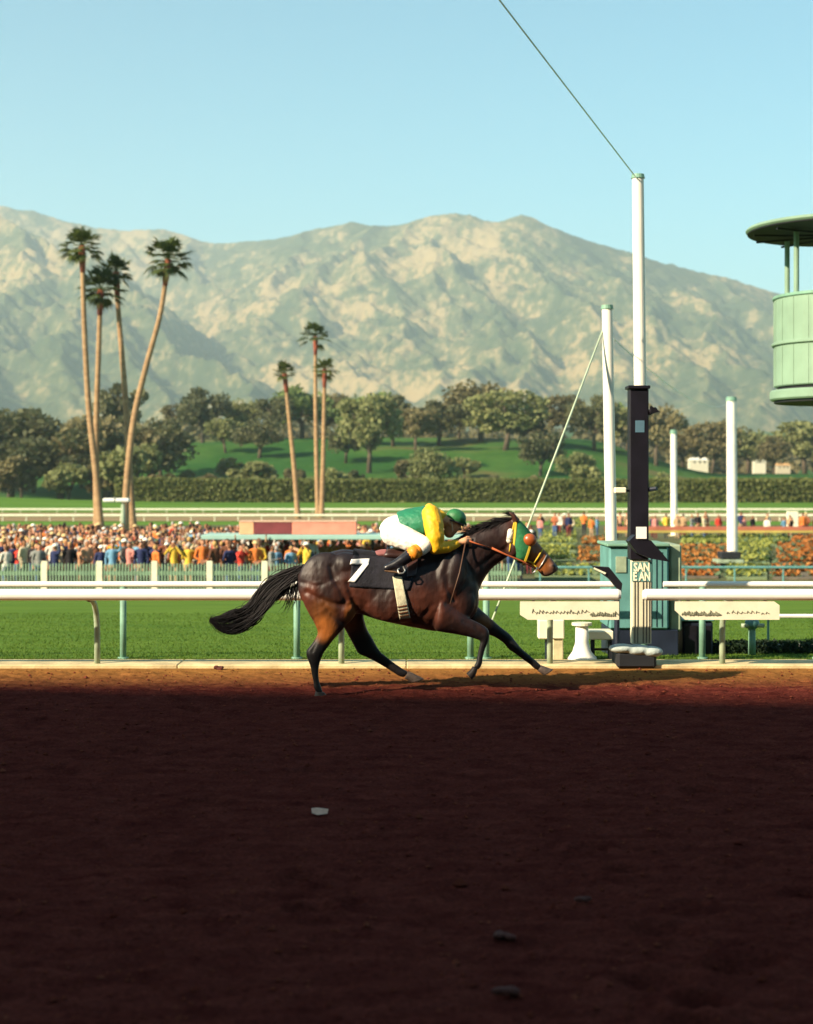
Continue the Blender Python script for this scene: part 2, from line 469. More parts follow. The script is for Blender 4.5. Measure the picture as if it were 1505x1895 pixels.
# ------------------------------------------------------------------ mountains
sil = [(-700,350),(-300,372),(-100,380),(0,381),(60,390),(120,410),(200,424),(260,426),(300,424),(340,435),(372,447),(400,451),(450,447),(520,440),(580,425),(650,411),(700,418),(740,417),(770,408),(800,399),(840,395),(870,397),(895,408),(920,412),(950,403),(965,397),(985,403),(1010,416),(1060,436),(1110,452),(1170,468),(1250,490),(1350,515),(1440,543),(1505,562),(1600,590),(1750,600),(2000,640),(2300,650)]
silY = [(-700,7600),(0,7600),(340,7400),(450,7200),(650,6600),(840,6300),(965,6200),(1170,6200),(1505,6400),(2300,6800)]
def sY(x): return float(np.interp(x, [a for a, b in silY], [b for a, b in silY]))
lines = [([P(x, y, sY(x)) for x, y in sil], .62)]
SP = [  # ridge lines coming down from the crest: (pixel x, pixel y, distance)
 [(-420,372,7000),(-160,376,6400),(0,402,6000),(60,425,5800),(110,445,5600),(160,475,5400),(205,508,5200),(250,548,5000),(300,596,4700),(350,640,4500),(395,670,4300),(440,715,4000),(480,770,3700)],
 [(60,425,5800),(40,480,5300),(10,550,4900),(-30,640,4400),(-60,740,3800)],
 [(160,475,5400),(140,540,5000),(130,620,4500),(150,700,4100),(190,775,3700)],
 [(250,548,5000),(235,600,4700),(240,670,4300),(290,730,4000),(330,785,3600)],
 [(340,435,7400),(375,490,6700),(400,530,6300),(430,565,5900),(455,610,5500)],
 [(580,425,6800),(560,470,6400),(520,510,6100),(500,560,5700),(520,620,5200),(560,690,4700),(590,760,4000)],
 [(700,418,6500),(660,460,6200),(610,490,5900),(585,530,5600),(600,590,5200),(640,650,4800),(690,720,4300),(720,775,3800)],
 [(770,408,6350),(730,450,6000),(700,500,5700),(715,560,5300),(760,630,4900),(820,700,4400),(860,765,3900)],
 [(840,395,6300),(830,450,5900),(850,510,5500),(900,580,5100),(960,650,4700),(1010,720,4200),(1050,780,3800)],
 [(830,450,5900),(790,500,5600),(800,560,5300),(850,620,5000)],
 [(965,400,6200),(975,450,5900),(1010,500,5600),(1060,560,5200),(1110,620,4800),(1160,690,4400),(1200,750,4000)],
 [(900,580,5100),(880,640,4700),(900,700,4300),(950,770,3800)],
 [(1060,436,6200),(1100,490,5800),(1160,540,5400),(1210,590,5000),(1270,660,4600),(1310,730,4200)],
 [(1170,468,6200),(1220,520,5800),(1290,570,5300),(1350,620,4900),(1400,690,4500),(1430,750,4000)],
 [(1350,515,6300),(1390,560,5900),(1450,610,5400),(1500,660,5000),(1560,730,4300)],
 [(1505,562,6400),(1580,620,5700),(1650,690,4900),(1700,760,4200)],
 [(-500,380,7200),(-450,480,5600),(-380,600,4600),(-300,720,3900)],
 [(1900,640,6600),(1850,690,5200),(1900,760,4200)],
]
KS = {0: .92, 4: .85, 8: .74, 10: .72}
for i, s in enumerate(SP): lines.append(([P(*p) for p in s], KS.get(i, .66)))
nx, ny = 860, 520
px = np.linspace(-650, 2150, nx)
vY = 3300 + (10500-3300)*np.linspace(0, 1, ny)**1.25
Y_ = np.repeat(vY[:, None], nx, 1)
X_ = (px[None, :]-CX)*Y_/FPX
wx = X_ + 130*fbm(X_/700, Y_/700, 4); wy = Y_ + 130*fbm(X_/700+50, Y_/700+9, 4)
H = np.full(X_.shape, -1e9)
for pts, k in lines:
    for a, b in zip(pts[:-1], pts[1:]):
        ax, ay, az = a; bx_, by_, bz_ = b
        dx, dy = bx_-ax, by_-ay; L2 = dx*dx+dy*dy
        w = 0.2 if k < .63 else 1.0          # keep the crest where it is
        qx = X_+(wx-X_)*w; qy = Y_+(wy-Y_)*w
        t = np.clip(((qx-ax)*dx+(qy-ay)*dy)/L2, 0, 1)
        d = np.hypot(qx-(ax+t*dx), qy-(ay+t*dy))
        h = az+t*(bz_-az) - k*d*(1-0.12*np.clip(d/1200, 0, 1))
        # smooth max
        H = np.maximum(H, h) + 9*np.exp(-np.abs(H-h)/14.0)
base = tz(X_, Y_)
q = X_ + 0.55*Y_
q2 = X_ + .9*Y_ + 90*fbm(X_/400, Y_/400, 3)
gul = np.exp(-np.abs(pnoise(q2/240, Y_/1300+4))/.09)*34 + np.exp(-np.abs(pnoise(q2/95+7, Y_/520))/.12)*20 + np.exp(-np.abs(pnoise((X_-.5*Y_)/150, Y_/600))/.10)*14
det = 20*ridged(q/430, Y_/1500, 3) + 20*ridged(q/110, Y_/360, 4) + 16*fbm(X_/40, Y_/40, 4) - gul + 14
fade = np.clip((H-base)/260, 0.0, 1)
crestz = np.array([np.interp(px, [a for a, b in sil], [b for a, b in sil])])
el = CH - (crestz-HY)*Y_/FPX                       # height at which the crest would be met
near = np.clip((el-H)/110, .12, 1)
H = np.maximum(H + det*fade*near - 30*fade*near, base-2)
lim = el + 3
H = np.where(H > lim, lim - 4 + 6*fbm(X_/90, Y_/90, 3), H)
H = np.where(H < base+4, base-4+(H-base)*0.5, H)
def rockmat():
    m = bpy.data.materials.new('mountain_chaparral'); m.use_nodes = True
    N, L = nodes(m); b = N['Principled BSDF']; b.inputs['Roughness'].default_value = 1; b.inputs['Specular IOR Level'].default_value = .0
    tc = N.new('ShaderNodeTexCoord')
    mp = N.new('ShaderNodeMapping'); mp.inputs['Rotation'].default_value = (0, 0, math.radians(28)); mp.inputs['Scale'].default_value = (1, .4, .7)
    L.new(tc.outputs['Object'], mp.inputs[0])
    n1 = N.new('ShaderNodeTexNoise'); n1.inputs['Scale'].default_value = .0075; n1.inputs['Detail'].default_value = 10; n1.inputs['Roughness'].default_value = .62; n1.inputs['Distortion'].default_value = .7
    n2 = N.new('ShaderNodeTexNoise'); n2.inputs['Scale'].default_value = .04; n2.inputs['Detail'].default_value = 8; n2.inputs['Roughness'].default_value = .7
    n3 = N.new('ShaderNodeTexNoise'); n3.inputs['Scale'].default_value = .0011; n3.inputs['Detail'].default_value = 3
    L.new(mp.outputs[0], n1.inputs[0]); L.new(mp.outputs[0], n2.inputs[0]); L.new(tc.outputs['Object'], n3.inputs[0])
    a = N.new('ShaderNodeMath'); a.operation = 'MULTIPLY_ADD'; a.inputs[1].default_value = .9
    L.new(n2.outputs['Fac'], a.inputs[0]); L.new(n1.outputs['Fac'], a.inputs[2])
    a2 = N.new('ShaderNodeMath'); a2.operation = 'MULTIPLY_ADD'; a2.inputs[1].default_value = .55
    L.new(n3.outputs['Fac'], a2.inputs[0]); L.new(a.outputs[0], a2.inputs[2])
    cr = N.new('ShaderNodeValToRGB'); L.new(a2.outputs[0], cr.inputs[0])
    e = cr.color_ramp.elements; e[0].position = .84; e[0].color = (.050,.066,.030,1); e[1].position = 1.0; e[1].color = (.29,.215,.105,1)
    k = e.new(.97); k.color = (.105,.108,.050,1)
    cr.color_ramp.elements[1].position = .97
    mr = N.new('ShaderNodeMapRange'); mr.inputs[1].default_value = .98; mr.inputs[2].default_value = 1.47
    L.new(a2.outputs[0], mr.inputs[0]); L.new(mr.outputs[0], cr.inputs[0])
    e = cr.color_ramp.elements; e[0].position = .25; e[1].position = .52; e[2].position = .78
    L.new(cr.outputs[0], b.inputs['Base Color'])
    return m
o = npmesh('mountains', np.stack([X_, Y_, H], -1).reshape(-1, 3), grid(ny, nx), [rockmat()]); tag(o, kind='structure')

# air between here and the mountains
mb = MB().box((-9000, -500, -140), (9000, 15800, 1420))
hz = mb.build('haze', [])
tag(hz, 'pale air haze over the valley', 'haze', kind='stuff')
hm = bpy.data.materials.new('haze_air'); hm.use_nodes = True
N, L = nodes(hm); N.remove(N['Principled BSDF'])
pv = N.new('ShaderNodeVolumePrincipled'); pv.inputs['Density'].default_value = 1.0e-4; pv.inputs['Color'].default_value = (.80, .93, 1.0, 1); pv.inputs['Anisotropy'].default_value = .2
L.new(pv.outputs[0], N['Material Output'].inputs['Volume'])
hz.data.materials.append(hm)

# ------------------------------------------------------------------ grandstand behind the photographer (its roof shades the track)
GH = 24.0; GY = 15.05 - GH*SD.y - 5.6
gs = empty('grandstand', (0, GY-20, 0), 'long grandstand behind the camera whose roof shades the near side of the track', 'grandstand')
mb = MB(); mb.box((-130, GY-34, GH-.6), (70, GY, GH)); mb.build('roof', M['darkgrey'], gs)
mb = MB()
for k in range(14):
    y0 = GY-8-k*1.6
    mb.box((-125, y0-1.6, 0), (65, y0-.002, 1.0+k*.75))
mb.build('terrace', M['concrete'], gs)
mb = MB(); mb.box((-130, GY-34.6, 0), (70, GY-34.02, GH-.62)); mb.build('rear_wall', M['cream'], gs)
for k in range(9):
    MB().tube([(-125+k*23.5, GY-12, 0), (-125+k*23.5, GY-9, GH-.65)], .25, 8).build('roof_column', M['teal'], gs)

gs.rotation_euler = (0, 0, math.radians(-8.5))
# ------------------------------------------------------------------ rails
def rail_near(x0, x1, label, posts):
    Yr = 16.62; z = .80; r = .059
    root = empty('track_rail', (x0, Yr, 0), label, 'rail', 'white rail of the dirt track')
    nseg = max(2, int((x1-x0)/3)); xs_ = np.linspace(x0, x1, nseg+1)
    mb = MB()
    pts = [(x0, Yr, z), (x0+.03, Yr, z)] + [(float(x), Yr, z) for x in xs_[1:-1]] + [(x1-.03, Yr, z), (x1, Yr, z)]
    mb.tube(pts, [r*.75, r] + [r]*(nseg-1) + [r, r*.75], 20)
    mb.build('top_rail', M['white'], root, smooth=False)
    for k in xs_[1:-1:2]:
        MB().tube([(float(k)-.06, Yr, z), (float(k)+.06, Yr, z)], r+.004, 16).build('rail_sleeve', M['white'], root)
    for p in posts:
        mb = MB()
        path = [(p, 17.12, -.05), (p, 17.12, .30), (p, 17.11, .45), (p, 17.06, .58), (p, 16.96, .68), (p, 16.82, .735), (p, 16.66, .75)]
        mb.tube(path, [.032, .032, .032, .031, .030, .029, .028], 12)
        mb.tube([(p, 17.12, -.05), (p, 17.12, .02)], .05, 12)
        mb.build('post', M['greygreen'], root, smooth=True)
    return root
X17 = lambda x: (x-CX)*17.12/FPX
pl = [X17(180)+k*2.58 for k in range(-6, 2)] + [X17(1018)]
pr = [X17(1337), X17(1337)+2.5, X17(1337)+5.0, X17(1337)+7.5]
rail_near(-22, P(1149, 0, 16.62)[0], 'long white tube rail on curved posts running left from the striped finish post', pl)
rail_near(P(1190, 0, 16.62)[0], 22, 'white tube rail on curved posts running right from the striped finish post', pr)
def rail_back(x0, x1, label, posts):
    Yr = 17.92; z = .825
    root = empty('turf_rail', (x0, Yr, 0), label, 'rail', 'thinner white rail of the turf course')
    MB().tube([(x0, Yr, z), ((x0+x1)/2, Yr, z), (x1, Yr, z)], .033, 14).build('top_rail', M['white'], root)
    for p in posts:
        mb = MB(); mb.tube([(p, Yr, -.05), (p, Yr, z-.03)], .036, 12); mb.tube([(p, Yr, -.02), (p, Yr, .02)], .06, 12)
        mb.build('post', M['tealpost'], root, smooth=True)
X18 = lambda x: (x-CX)*17.92/FPX
rail_back(-24, P(1136, 0, 17.92)[0], 'thin white rail on straight green posts behind the horse, left of the teal finish stand', [X18(228)+k*1.92 for k in range(-9, 5)]+[X18(900)])
rail_back(P(1228, 0, 17.92)[0], 24, 'thin white rail on straight green posts right of the teal finish stand', [X18(1300)+k*1.92 for k in range(0, 8)])

# picket fence in front of the crowd
def picket_fence():
    YF = 58.9
    root = empty('picket_fence', (0, YF, -2), 'pale green picket fence along the front of the crowd', 'fence')
    x0, x1 = P(-60, 0, YF)[0], P(965, 0, YF)[0]
    n = int((x1-x0)/.11); r = random.Random(3)
    mb = MB()
    for i in range(n):
        x = x0+i*.11; h = 1.02+r.uniform(-.02, .02)
        mb.prism([(x, YF, -2.02), (x+.045, YF, -2.02), (x+.045, YF, -2+h-.04), (x+.022, YF, -2+h), (x, YF, -2+h-.04)], (0, .02, 0))
    o = mb.build('pickets', M['fence'], root)
    MB().box((x0, YF+.022, -1.42), (x1, YF+.07, -1.27)).build('cross_rail', M['fence'], root)
    MB().box((x0, YF+.022, -1.86), (x1, YF+.07, -1.76)).build('cross_rail', M['fence'], root)
    x = P(82-102*3, 0, YF)[0]
    while x < x1:
        MB().box((x-.11, YF-.03, -2.05), (x+.11, YF-.002, -.90), .01).build('fence_post', M['cream'], root)
        x += 102*YF/FPX
picket_fence()
# ------------------------------------------------------------------ horse
HYC = 14.9
root = empty('racehorse', (P(720, 0, HYC)[0], HYC, 0), 'dark bay racehorse at full gallop wearing number 7 and a green hood', 'horse')
def cr_interp(rows, sub=5):
    rows = [list(map(float, r)) for r in rows]; out = []
    n = len(rows)
    for i in range(n-1):
        p0 = rows[max(i-1, 0)]; p1 = rows[i]; p2 = rows[i+1]; p3 = rows[min(i+2, n-1)]
        for s in range(sub):
            t = s/sub
            out.append([.5*((2*b)+(-a+c)*t+(2*a-5*b+4*c-d)*t*t+(-a+3*b-3*c+d)*t**3) for a, b, c, d in zip(p0, p1, p2, p3)])
    out.append(rows[-1]); return out
def loft(mb, rows, Yc, n=22, sub=5, p=2.0, egg=0.0):
    """rows: (top x, top y, bottom x, bottom y, half width in metres[, y shift]) as seen in side view at distance Yc"""
    rows = [list(r)+[0.0]*(6-len(r)) for r in rows]
    R = cr_interp(rows, sub)
    vs = []; fs = []
    for (tx, ty, bx_, by_, w, sh) in R:
        T = Vector(P(tx, ty, Yc)); B = Vector(P(bx_, by_, Yc)); c = (T+B)/2; u = (T-B)/2
        w = max(w, .002)
        for k in range(n):
            a = 2*math.pi*k/n
            ca, sa = math.cos(a), math.sin(a)
            ca = math.copysign(abs(ca)**(2/p), ca); sa = math.copysign(abs(sa)**(2/p), sa)
            ww = w*(1-egg*ca)
            vs.append(c + u*ca + Vector((0, ww*sa+sh, 0)))
    m = len(R)
    for i in range(m-1):
        for k in range(n):
            j = (k+1) % n; fs.append((i*n+k, i*n+j, (i+1)*n+j, (i+1)*n+k))
    fs.append(tuple(range(n-1, -1, -1))); fs.append(tuple(range((m-1)*n, m*n)))
    return mb.add(vs, fs)
hb = MB()
# trunk: rump to chest
loft(hb, [(552,1062,553,1090,.07),(562,1052,560,1112,.15),(580,1042,584,1128,.22),(604,1025,612,1138,.262),(630,1017,636,1140,.28),(658,1018,664,1136,.275),
          (700,1024,700,1147,.265),(740,1027,740,1156,.285),(775,1023,776,1163,.285),(805,1012,806,1168,.255),(832,1003,838,1164,.22),(858,998,862,1152,.19),(876,1020,880,1136,.13),(884,1055,886,1118,.07)], HYC, egg=.12)
# neck
loft(hb, [(822,1006,858,1145,.17),(845,996,880,1108,.15),(866,987,893,1078,.125),(890,976,909,1054,.10),(917,966,930,1037,.085),(938,959,946,1026,.08),(952,957,956,1020,.07)], HYC)
# head
loft(hb, [(940,962,936,1010,.06),(952,958,944,1026,.085),(966,968,953,1036,.10),(981,986,964,1041,.098),(996,1004,977,1044,.078),(1008,1018,988,1050,.062),(1019,1031,997,1058,.056),(1028,1042,1003,1065,.056),(1033,1049,1009,1067,.05),(1034,1055,1016,1066,.035)], HYC, egg=.1)
def YN(d): return HYC+d
# near hind, pushing off
loft(hb, [(554,1080,664,1070,.13),(556,1098,660,1098,.135),(563,1118,656,1122,.12),(572,1136,648,1144,.10),(583,1155,636,1163,.078),(588,1172,620,1181,.058),(578,1190,606,1199,.045),
          (567,1205,598,1211,.046),(569,1218,593,1224,.040),(574,1232,590,1238,.030),(577,1248,590,1251,.026),(580,1262,592,1264,.026),(581,1272,596,1275,.032),(585,1281,598,1283,.028)], YN(-.15), p=2.3)
# far hind, swinging forward
loft(hb, [(590,1080,668,1085,.12),(604,1110,671,1120,.11),(622,1136,674,1146,.10),(636,1160,680,1165,.075),(648,1182,690,1182,.055),(656,1197,697,1195,.046),
          (663,1209,703,1204,.042),(680,1217,706,1208,.034),(697,1226,714,1214,.028),(714,1236,726,1224,.025),(730,1246,739,1233,.026),(738,1251,748,1239,.030),(748,1254,756,1243,.027)], YN(.15), p=2.3)
# near fore, knee up and cannon hanging
loft(hb, [(822,1096,804,1152,.12),(830,1112,806,1166,.125),(844,1126,820,1170,.11),(858,1138,840,1173,.09),(876,1148,860,1177,.066),(892,1156,876,1181,.052),(902,1163,884,1184,.046),(906,1172,884,1184,.040),(904,1186,889,1186,.034),
          (898,1202,886,1200,.026),(894,1218,883,1215,.024),(892,1230,881,1226,.030),(886,1240,876,1234,.027)], YN(-.14), p=2.3)
# far fore, reaching
loft(hb, [(846,1090,846,1150,.12),(870,1108,862,1158,.11),(890,1128,880,1166,.085),(908,1144,896,1172,.065),(926,1160,914,1178,.050),(944,1174,932,1190,.044),(954,1186,942,1202,.040),
          (964,1198,954,1210,.030),(976,1209,967,1220,.026),(988,1219,981,1230,.028),(996,1226,987,1236,.031),(1003,1232,996,1241,.026)], YN(.15), p=2.3)
# muscle masses
def blob(x, y, dy, rx, rz, ry, ang=0):
    s = HYC/FPX
    hb.ball(P(x, y, YN(dy)), (rx*s, ry, rz*s), 18, 12, Matrix.Rotation(math.radians(ang), 3, 'Y'))
for sgn in (-1, 1):
    blob(604, 1080, .165*sgn, 52, 58, .105)
    blob(640, 1120, .16*sgn, 22, 36, .10, 10)
    blob(826, 1078, .15*sgn, 34, 62, .105, 20)
    blob(846, 1112, .11*sgn, 34, 40, .09)
    blob(640, 1046, .14*sgn, 30, 24, .12)
    blob(955, 1012, .06*sgn, 15, 22, .045, 25)      # cheek
    blob(1022, 1048, .035*sgn, 8, 6, .03, 30)       # nostril swell
    blob(736, 1110, .16*sgn, 70, 42, .135)
# ears laid back
for sgn in (-1, 1):
    hb.tube([P(957, 966, YN(.045*sgn)), P(951, 954, YN(.055*sgn)), P(941, 947, YN(.06*sgn))], [.026, .024, .004], 8)
hme = remesh(hb, .0115, 5, ORG[root.name], 'horse_body')
def sculpt(me):
    """muscle bulges, folds and veins pushed into the smooth skin"""
    n = len(me.vertices); a = np.empty(n*3, dtype=np.float32); me.vertices.foreach_get('co', a); a = a.reshape(-1, 3).astype(float)
    nr = np.empty(n*3, dtype=np.float32); me.vertices.foreach_get('normal', nr); nr = nr.reshape(-1, 3)
    w = a+np.array(ORG[root.name]); x = CX+w[:, 0]*FPX/w[:, 1]; y = HY+(CH-w[:, 2])*FPX/w[:, 1]
    u = x*.8+y*.6; v = -x*.6+y*.8
    trunk = smst(1190, 1150, y)*smst(960, 930, x)*np.clip(np.abs(nr[:, 1])*1.6, 0, 1)
    d = (.0075*ridged(u/34, v/60, 2)+.0035*ridged(u/13+5, v/30, 3))*trunk
    def fold(pts, wd, dep):
        best = np.full(n, 1e9)
        for p, q in zip(pts[:-1], pts[1:]):
            dx, dy = q[0]-p[0], q[1]-p[1]; t = np.clip(((x-p[0])*dx+(y-p[1])*dy)/(dx*dx+dy*dy), 0, 1)
            best = np.minimum(best, np.hypot(x-p[0]-t*dx, y-p[1]-t*dy))
        return -dep*np.exp(-(best/wd)**2)*np.clip(np.abs(nr[:, 1])*1.5, 0, 1)
    near_ = (w[:, 1] < HYC+.02)
    for pts, wd, dep in (([(612,1050),(618,1072),(630,1090),(640,1112)],5,.016),([(568,1096),(590,1108),(618,1118),(646,1121)],5,.018),([(600,1120),(618,1140),(634,1152)],4,.010),
                         ([(645,1080),(652,1104),(660,1128)],6,.018),([(834,1030),(826,1060),(830,1090),(842,1112)],6,.016),([(846,1012),(862,1040),(876,1076)],5,.010),
                         ([(866,1000),(900,1010),(934,1020)],5,.007),([(884,1050),(914,1028),(938,1012)],4,.007),([(800,1120),(780,1146),(740,1150)],5,.008),([(556,1078),(585,1084),(606,1078)],4,.009),
                         ([(955,1030),(970,1020),(978,1006)],3,.006),([(990,1012),(1006,1030),(1018,1044)],3,.004),([(592,1165),(585,1190),(578,1206)],3,.006),([(858,1150),(880,1160),(892,1172)],4,.007)):
        d = d+fold(pts, wd, dep)
    a = a+nr*d[:, None]
    me.vertices.foreach_set('co', a.astype(np.float32).ravel()); me.update()
sculpt(hme)
# coat colours: dark bay shading into red-brown, black points
nv = len(hme.vertices); co = np.empty(nv*3, dtype=np.float32); hme.vertices.foreach_get('co', co); co = co.reshape(-1, 3)
wx_ = co[:, 0]+ORG[root.name].x; wy_ = co[:, 1]+ORG[root.name].y; wz_ = co[:, 2]
pxx = CX+wx_*FPX/wy_; pyy = HY+(CH-wz_)*FPX/wy_; dyy = wy_-HYC
bay = np.array([.019,.0068,.0060]); red = np.array([.095,.024,.011]); org_ = np.array([.36,.115,.022]); blk = np.array([.0065,.005,.006]); grey = np.array([.10,.065,.055])
c = np.tile(bay, (nv, 1))
nz_ = fbm(pxx/26, pyy/26, 4)
def mixc(c, col, w): w = np.clip(w, 0, 1)[:, None]; return c*(1-w)+col*w
def spot(x, y, rx, ry, soft=1.0): return np.clip((1.25-np.hypot((pxx-x)/rx, (pyy-y)/ry))*1.6*soft, 0, 1)
c = mixc(c, red, smst(1085, 1155, pyy)*.55*(pxx > 640)*(pxx < 800)+.0)
c = mixc(c, red, spot(650, 1105, 34, 50)*.55 + nz_*.1)
c = mixc(c, red, spot(800, 1120, 60, 40)*.5)
c = mixc(c, red, spot(575, 1110, 22, 30)*.8*(dyy < .1))
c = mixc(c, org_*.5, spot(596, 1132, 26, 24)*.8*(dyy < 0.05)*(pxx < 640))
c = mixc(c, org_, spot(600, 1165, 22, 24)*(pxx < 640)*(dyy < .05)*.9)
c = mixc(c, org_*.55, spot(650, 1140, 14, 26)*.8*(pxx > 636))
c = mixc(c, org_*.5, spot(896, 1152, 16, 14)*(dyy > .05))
lowleg = ((pyy > 1188) & (pxx < 640)) | ((pyy > 1150) & (pxx > 640) & (pxx < 780)) & (dyy > .05)
c = mixc(c, blk, smst(1184, 1202, pyy)*(pxx < 645))
c = mixc(c, blk, smst(1160, 1185, pyy)*(pxx >= 640)*(pxx < 800)*(dyy > .02))
c = mixc(c, blk, smst(1162, 1182, pyy)*(pxx > 868))
c = mixc(c, blk, smst(918, 930, pxx)*(pyy > 1150))
c = mixc(c, blk*2, smst(1060, 1030, pyy)*(pxx < 870)*.55)
# head: bright brown cheek and nose, grey muzzle
hd = (pyy < 1075)
c = mixc(c, np.array([.05,.016,.010]), smst(925, 950, pxx)*hd*.8)
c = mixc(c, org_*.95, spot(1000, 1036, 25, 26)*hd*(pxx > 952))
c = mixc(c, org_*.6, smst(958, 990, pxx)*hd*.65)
c = mixc(c, grey, np.clip(smst(1010, 1026, pxx)*.8+spot(1008, 1066, 16, 8)*.6, 0, 1)*hd)
c = mixc(c, blk, spot(1026, 1047, 4.5, 3.2)*1.0*hd)
at = hme.color_attributes.new('coat', 'FLOAT_COLOR', 'POINT')
at.data.foreach_set('color', np.concatenate([c, np.ones((nv, 1))], 1).astype(np.float32).ravel())
def coatmat():
    m = bpy.data.materials.new('horse_coat'); m.use_nodes = True
    N, L = nodes(m); b = N['Principled BSDF']; b.inputs['Roughness'].default_value = .52; b.inputs['Specular IOR Level'].default_value = .38
    a = N.new('ShaderNodeAttribute'); a.attribute_name = 'coat'
    tc = N.new('ShaderNodeTexCoord'); mp = N.new('ShaderNodeMapping'); mp.inputs['Scale'].default_value = (1, 1, .35); mp.inputs['Rotation'].default_value = (0, math.radians(-35), 0)
    n = N.new('ShaderNodeTexNoise'); n.inputs['Scale'].default_value = 9; n.inputs['Detail'].default_value = 6
    L.new(tc.outputs['Object'], mp.inputs[0]); L.new(mp.outputs[0], n.inputs[0])
    cr = N.new('ShaderNodeValToRGB'); cr.color_ramp.elements[0].position = .35; cr.color_ramp.elements[0].color = (.6,.6,.6,1); cr.color_ramp.elements[1].position = .7; cr.color_ramp.elements[1].color = (1.3,1.25,1.2,1)
    L.new(n.outputs['Fac'], cr.inputs[0])
    mx = N.new('ShaderNodeMix'); mx.data_type = 'RGBA'; mx.blend_type = 'MULTIPLY'; mx.inputs[0].default_value = 1
    L.new(a.outputs['Color'], mx.inputs[6]); L.new(cr.outputs[0], mx.inputs[7]); L.new(mx.outputs[2], b.inputs['Base Color'])
    bn = N.new('ShaderNodeBump'); bn.inputs['Strength'].default_value = .45; bn.inputs['Distance'].default_value = .03
    L.new(n.outputs['Fac'], bn.inputs['Height']); L.new(bn.outputs[0], b.inputs['Normal'])
    return m
hme.materials.append(coatmat())
body = link('body', hme, root)
HOOF = mat('hoof_horn', (.085,.062,.052), .6, .3, 30)
HOOFD = mat('dark_hoof_horn', (.03,.022,.02), .6, .3, 30)
for rows, d, m in (([(584,1280,600,1281,.030),(583,1285,603,1285,.036),(581,1292,607,1292,.042)], -.15, HOOFD),
                ([(755,1243,749,1256,.030),(763,1245,757,1260,.036),(786,1257,762,1263,.042)], .15, HOOF),
                ([(884,1238,875,1233,.028),(881,1248,870,1240,.034),(874,1258,863,1246,.040)], -.14, HOOFD),
                ([(1002,1231,995,1241,.028),(1010,1234,1001,1246,.035),(1024,1239,1007,1250,.041)], .15, HOOF)):
    mb = MB(); loft(mb, rows, YN(d), 16, 4); o = mb.build('hoof', m, root, smooth=True)
HAIR = mat('black_horse_hair', (.007,.005,.006), .65, .4, 20, spec=.25)
def strand(mb, pts, r, n=3):
    k = len(pts)
    mb.tube(pts, [max(r*(1-.85*(i/(k-1))**1.6), r*.12) for i in range(k)], n, caps=False)
# tail
rr = random.Random(5)
mb = MB()
axis = [(566,1056),(550,1060),(528,1070),(506,1087),(488,1108),(472,1128),(455,1142),(434,1151),(412,1153),(388,1146)]
half = [7, 9, 13, 17, 18, 17, 19, 22, 17, 2]
ax_ = cr_interp([(a[0], a[1], h) for a, h in zip(axis, half)], 3)
for i in range(620):
    u = rr.uniform(-1, 1); u = math.copysign(abs(u)**.8, u); w = rr.uniform(-1, 1); t0 = rr.choice([0, 0, 0, 1, 2, 3, 5]); t1 = len(ax_)-rr.choice([0, 0, 0, 1, 2, 3, 5, 8])
    pts = []; wob = rr.uniform(0, 6.28); amp = rr.uniform(0, 2.0) if rr.random() < .8 else rr.uniform(3, 7)
    for k in range(t0, t1):
        x, y, h = ax_[k]
        x2, y2, _ = ax_[min(k+1, len(ax_)-1)]; x1, y1, _ = ax_[max(k-1, 0)]
        dx, dy = x2-x1, y2-y1; l = math.hypot(dx, dy)
        f = k/len(ax_)
        off = h*u + amp*math.sin(wob+k*.7)
        pts.append(P(x-dy/l*off, y+dx/l*off, HYC+.07*w*(.4+f)))
    if len(pts) > 3: strand(mb, pts, rr.uniform(.0035, .0065))
for i in range(70):   # loose wisps under the dock
    x0 = rr.uniform(530, 557); y0 = 1080+rr.uniform(-8, 12); ln = rr.uniform(18, 52); dr = rr.uniform(-22, 4)
    pts = [P(x0+dr*t*t+rr.uniform(-1, 1), y0+ln*t, HYC+rr.uniform(-.05, .05)*(t+.2)) for t in (0, .25, .5, .75, 1)]
    strand(mb, pts, rr.uniform(.003, .0055))
for i in range(60):
    x0 = rr.uniform(498, 535); y0 = 1090+(515-x0)*.5+rr.uniform(0, 14)
    pts = [P(x0-rr.uniform(26, 46)*t, y0+rr.uniform(28, 44)*t*(1-.2*t), HYC+rr.uniform(-.05, .05)) for t in (0, .3, .6, 1)]
    strand(mb, pts, rr.uniform(.003, .0055))
tail = mb.build('tail', HAIR, root, smooth=True)
# mane and forelock
mb = MB()
for i in range(420):
    t = rr.random(); x0 = 872+t*80; y0 = float(np.interp(x0, [822,845,866,890,917,938,955], [1004,995,987,976,965,958,956]))+2
    ln = rr.uniform(16, 34); lift = rr.uniform(-13, 8); dy = rr.uniform(-.05, .05)
    pts = [P(x0-ln*s, y0+2+lift*s+9*s*s, HYC+dy*(1+s)) for s in (0, .3, .65, 1)]
    strand(mb, pts, rr.uniform(.003, .006))
for i in range(50):
    pts = [P(958+rr.uniform(-5, 4), 962, HYC+rr.uniform(-.04, .04)), P(950+rr.uniform(-8, 2), 952+rr.uniform(-4, 3), HYC+rr.uniform(-.05, .05)), P(938+rr.uniform(-10, 4), 950+rr.uniform(-8, 6), HYC+rr.uniform(-.06, .06))]
    strand(mb, pts, .004)
mb.build('mane', HAIR, root, smooth=True)

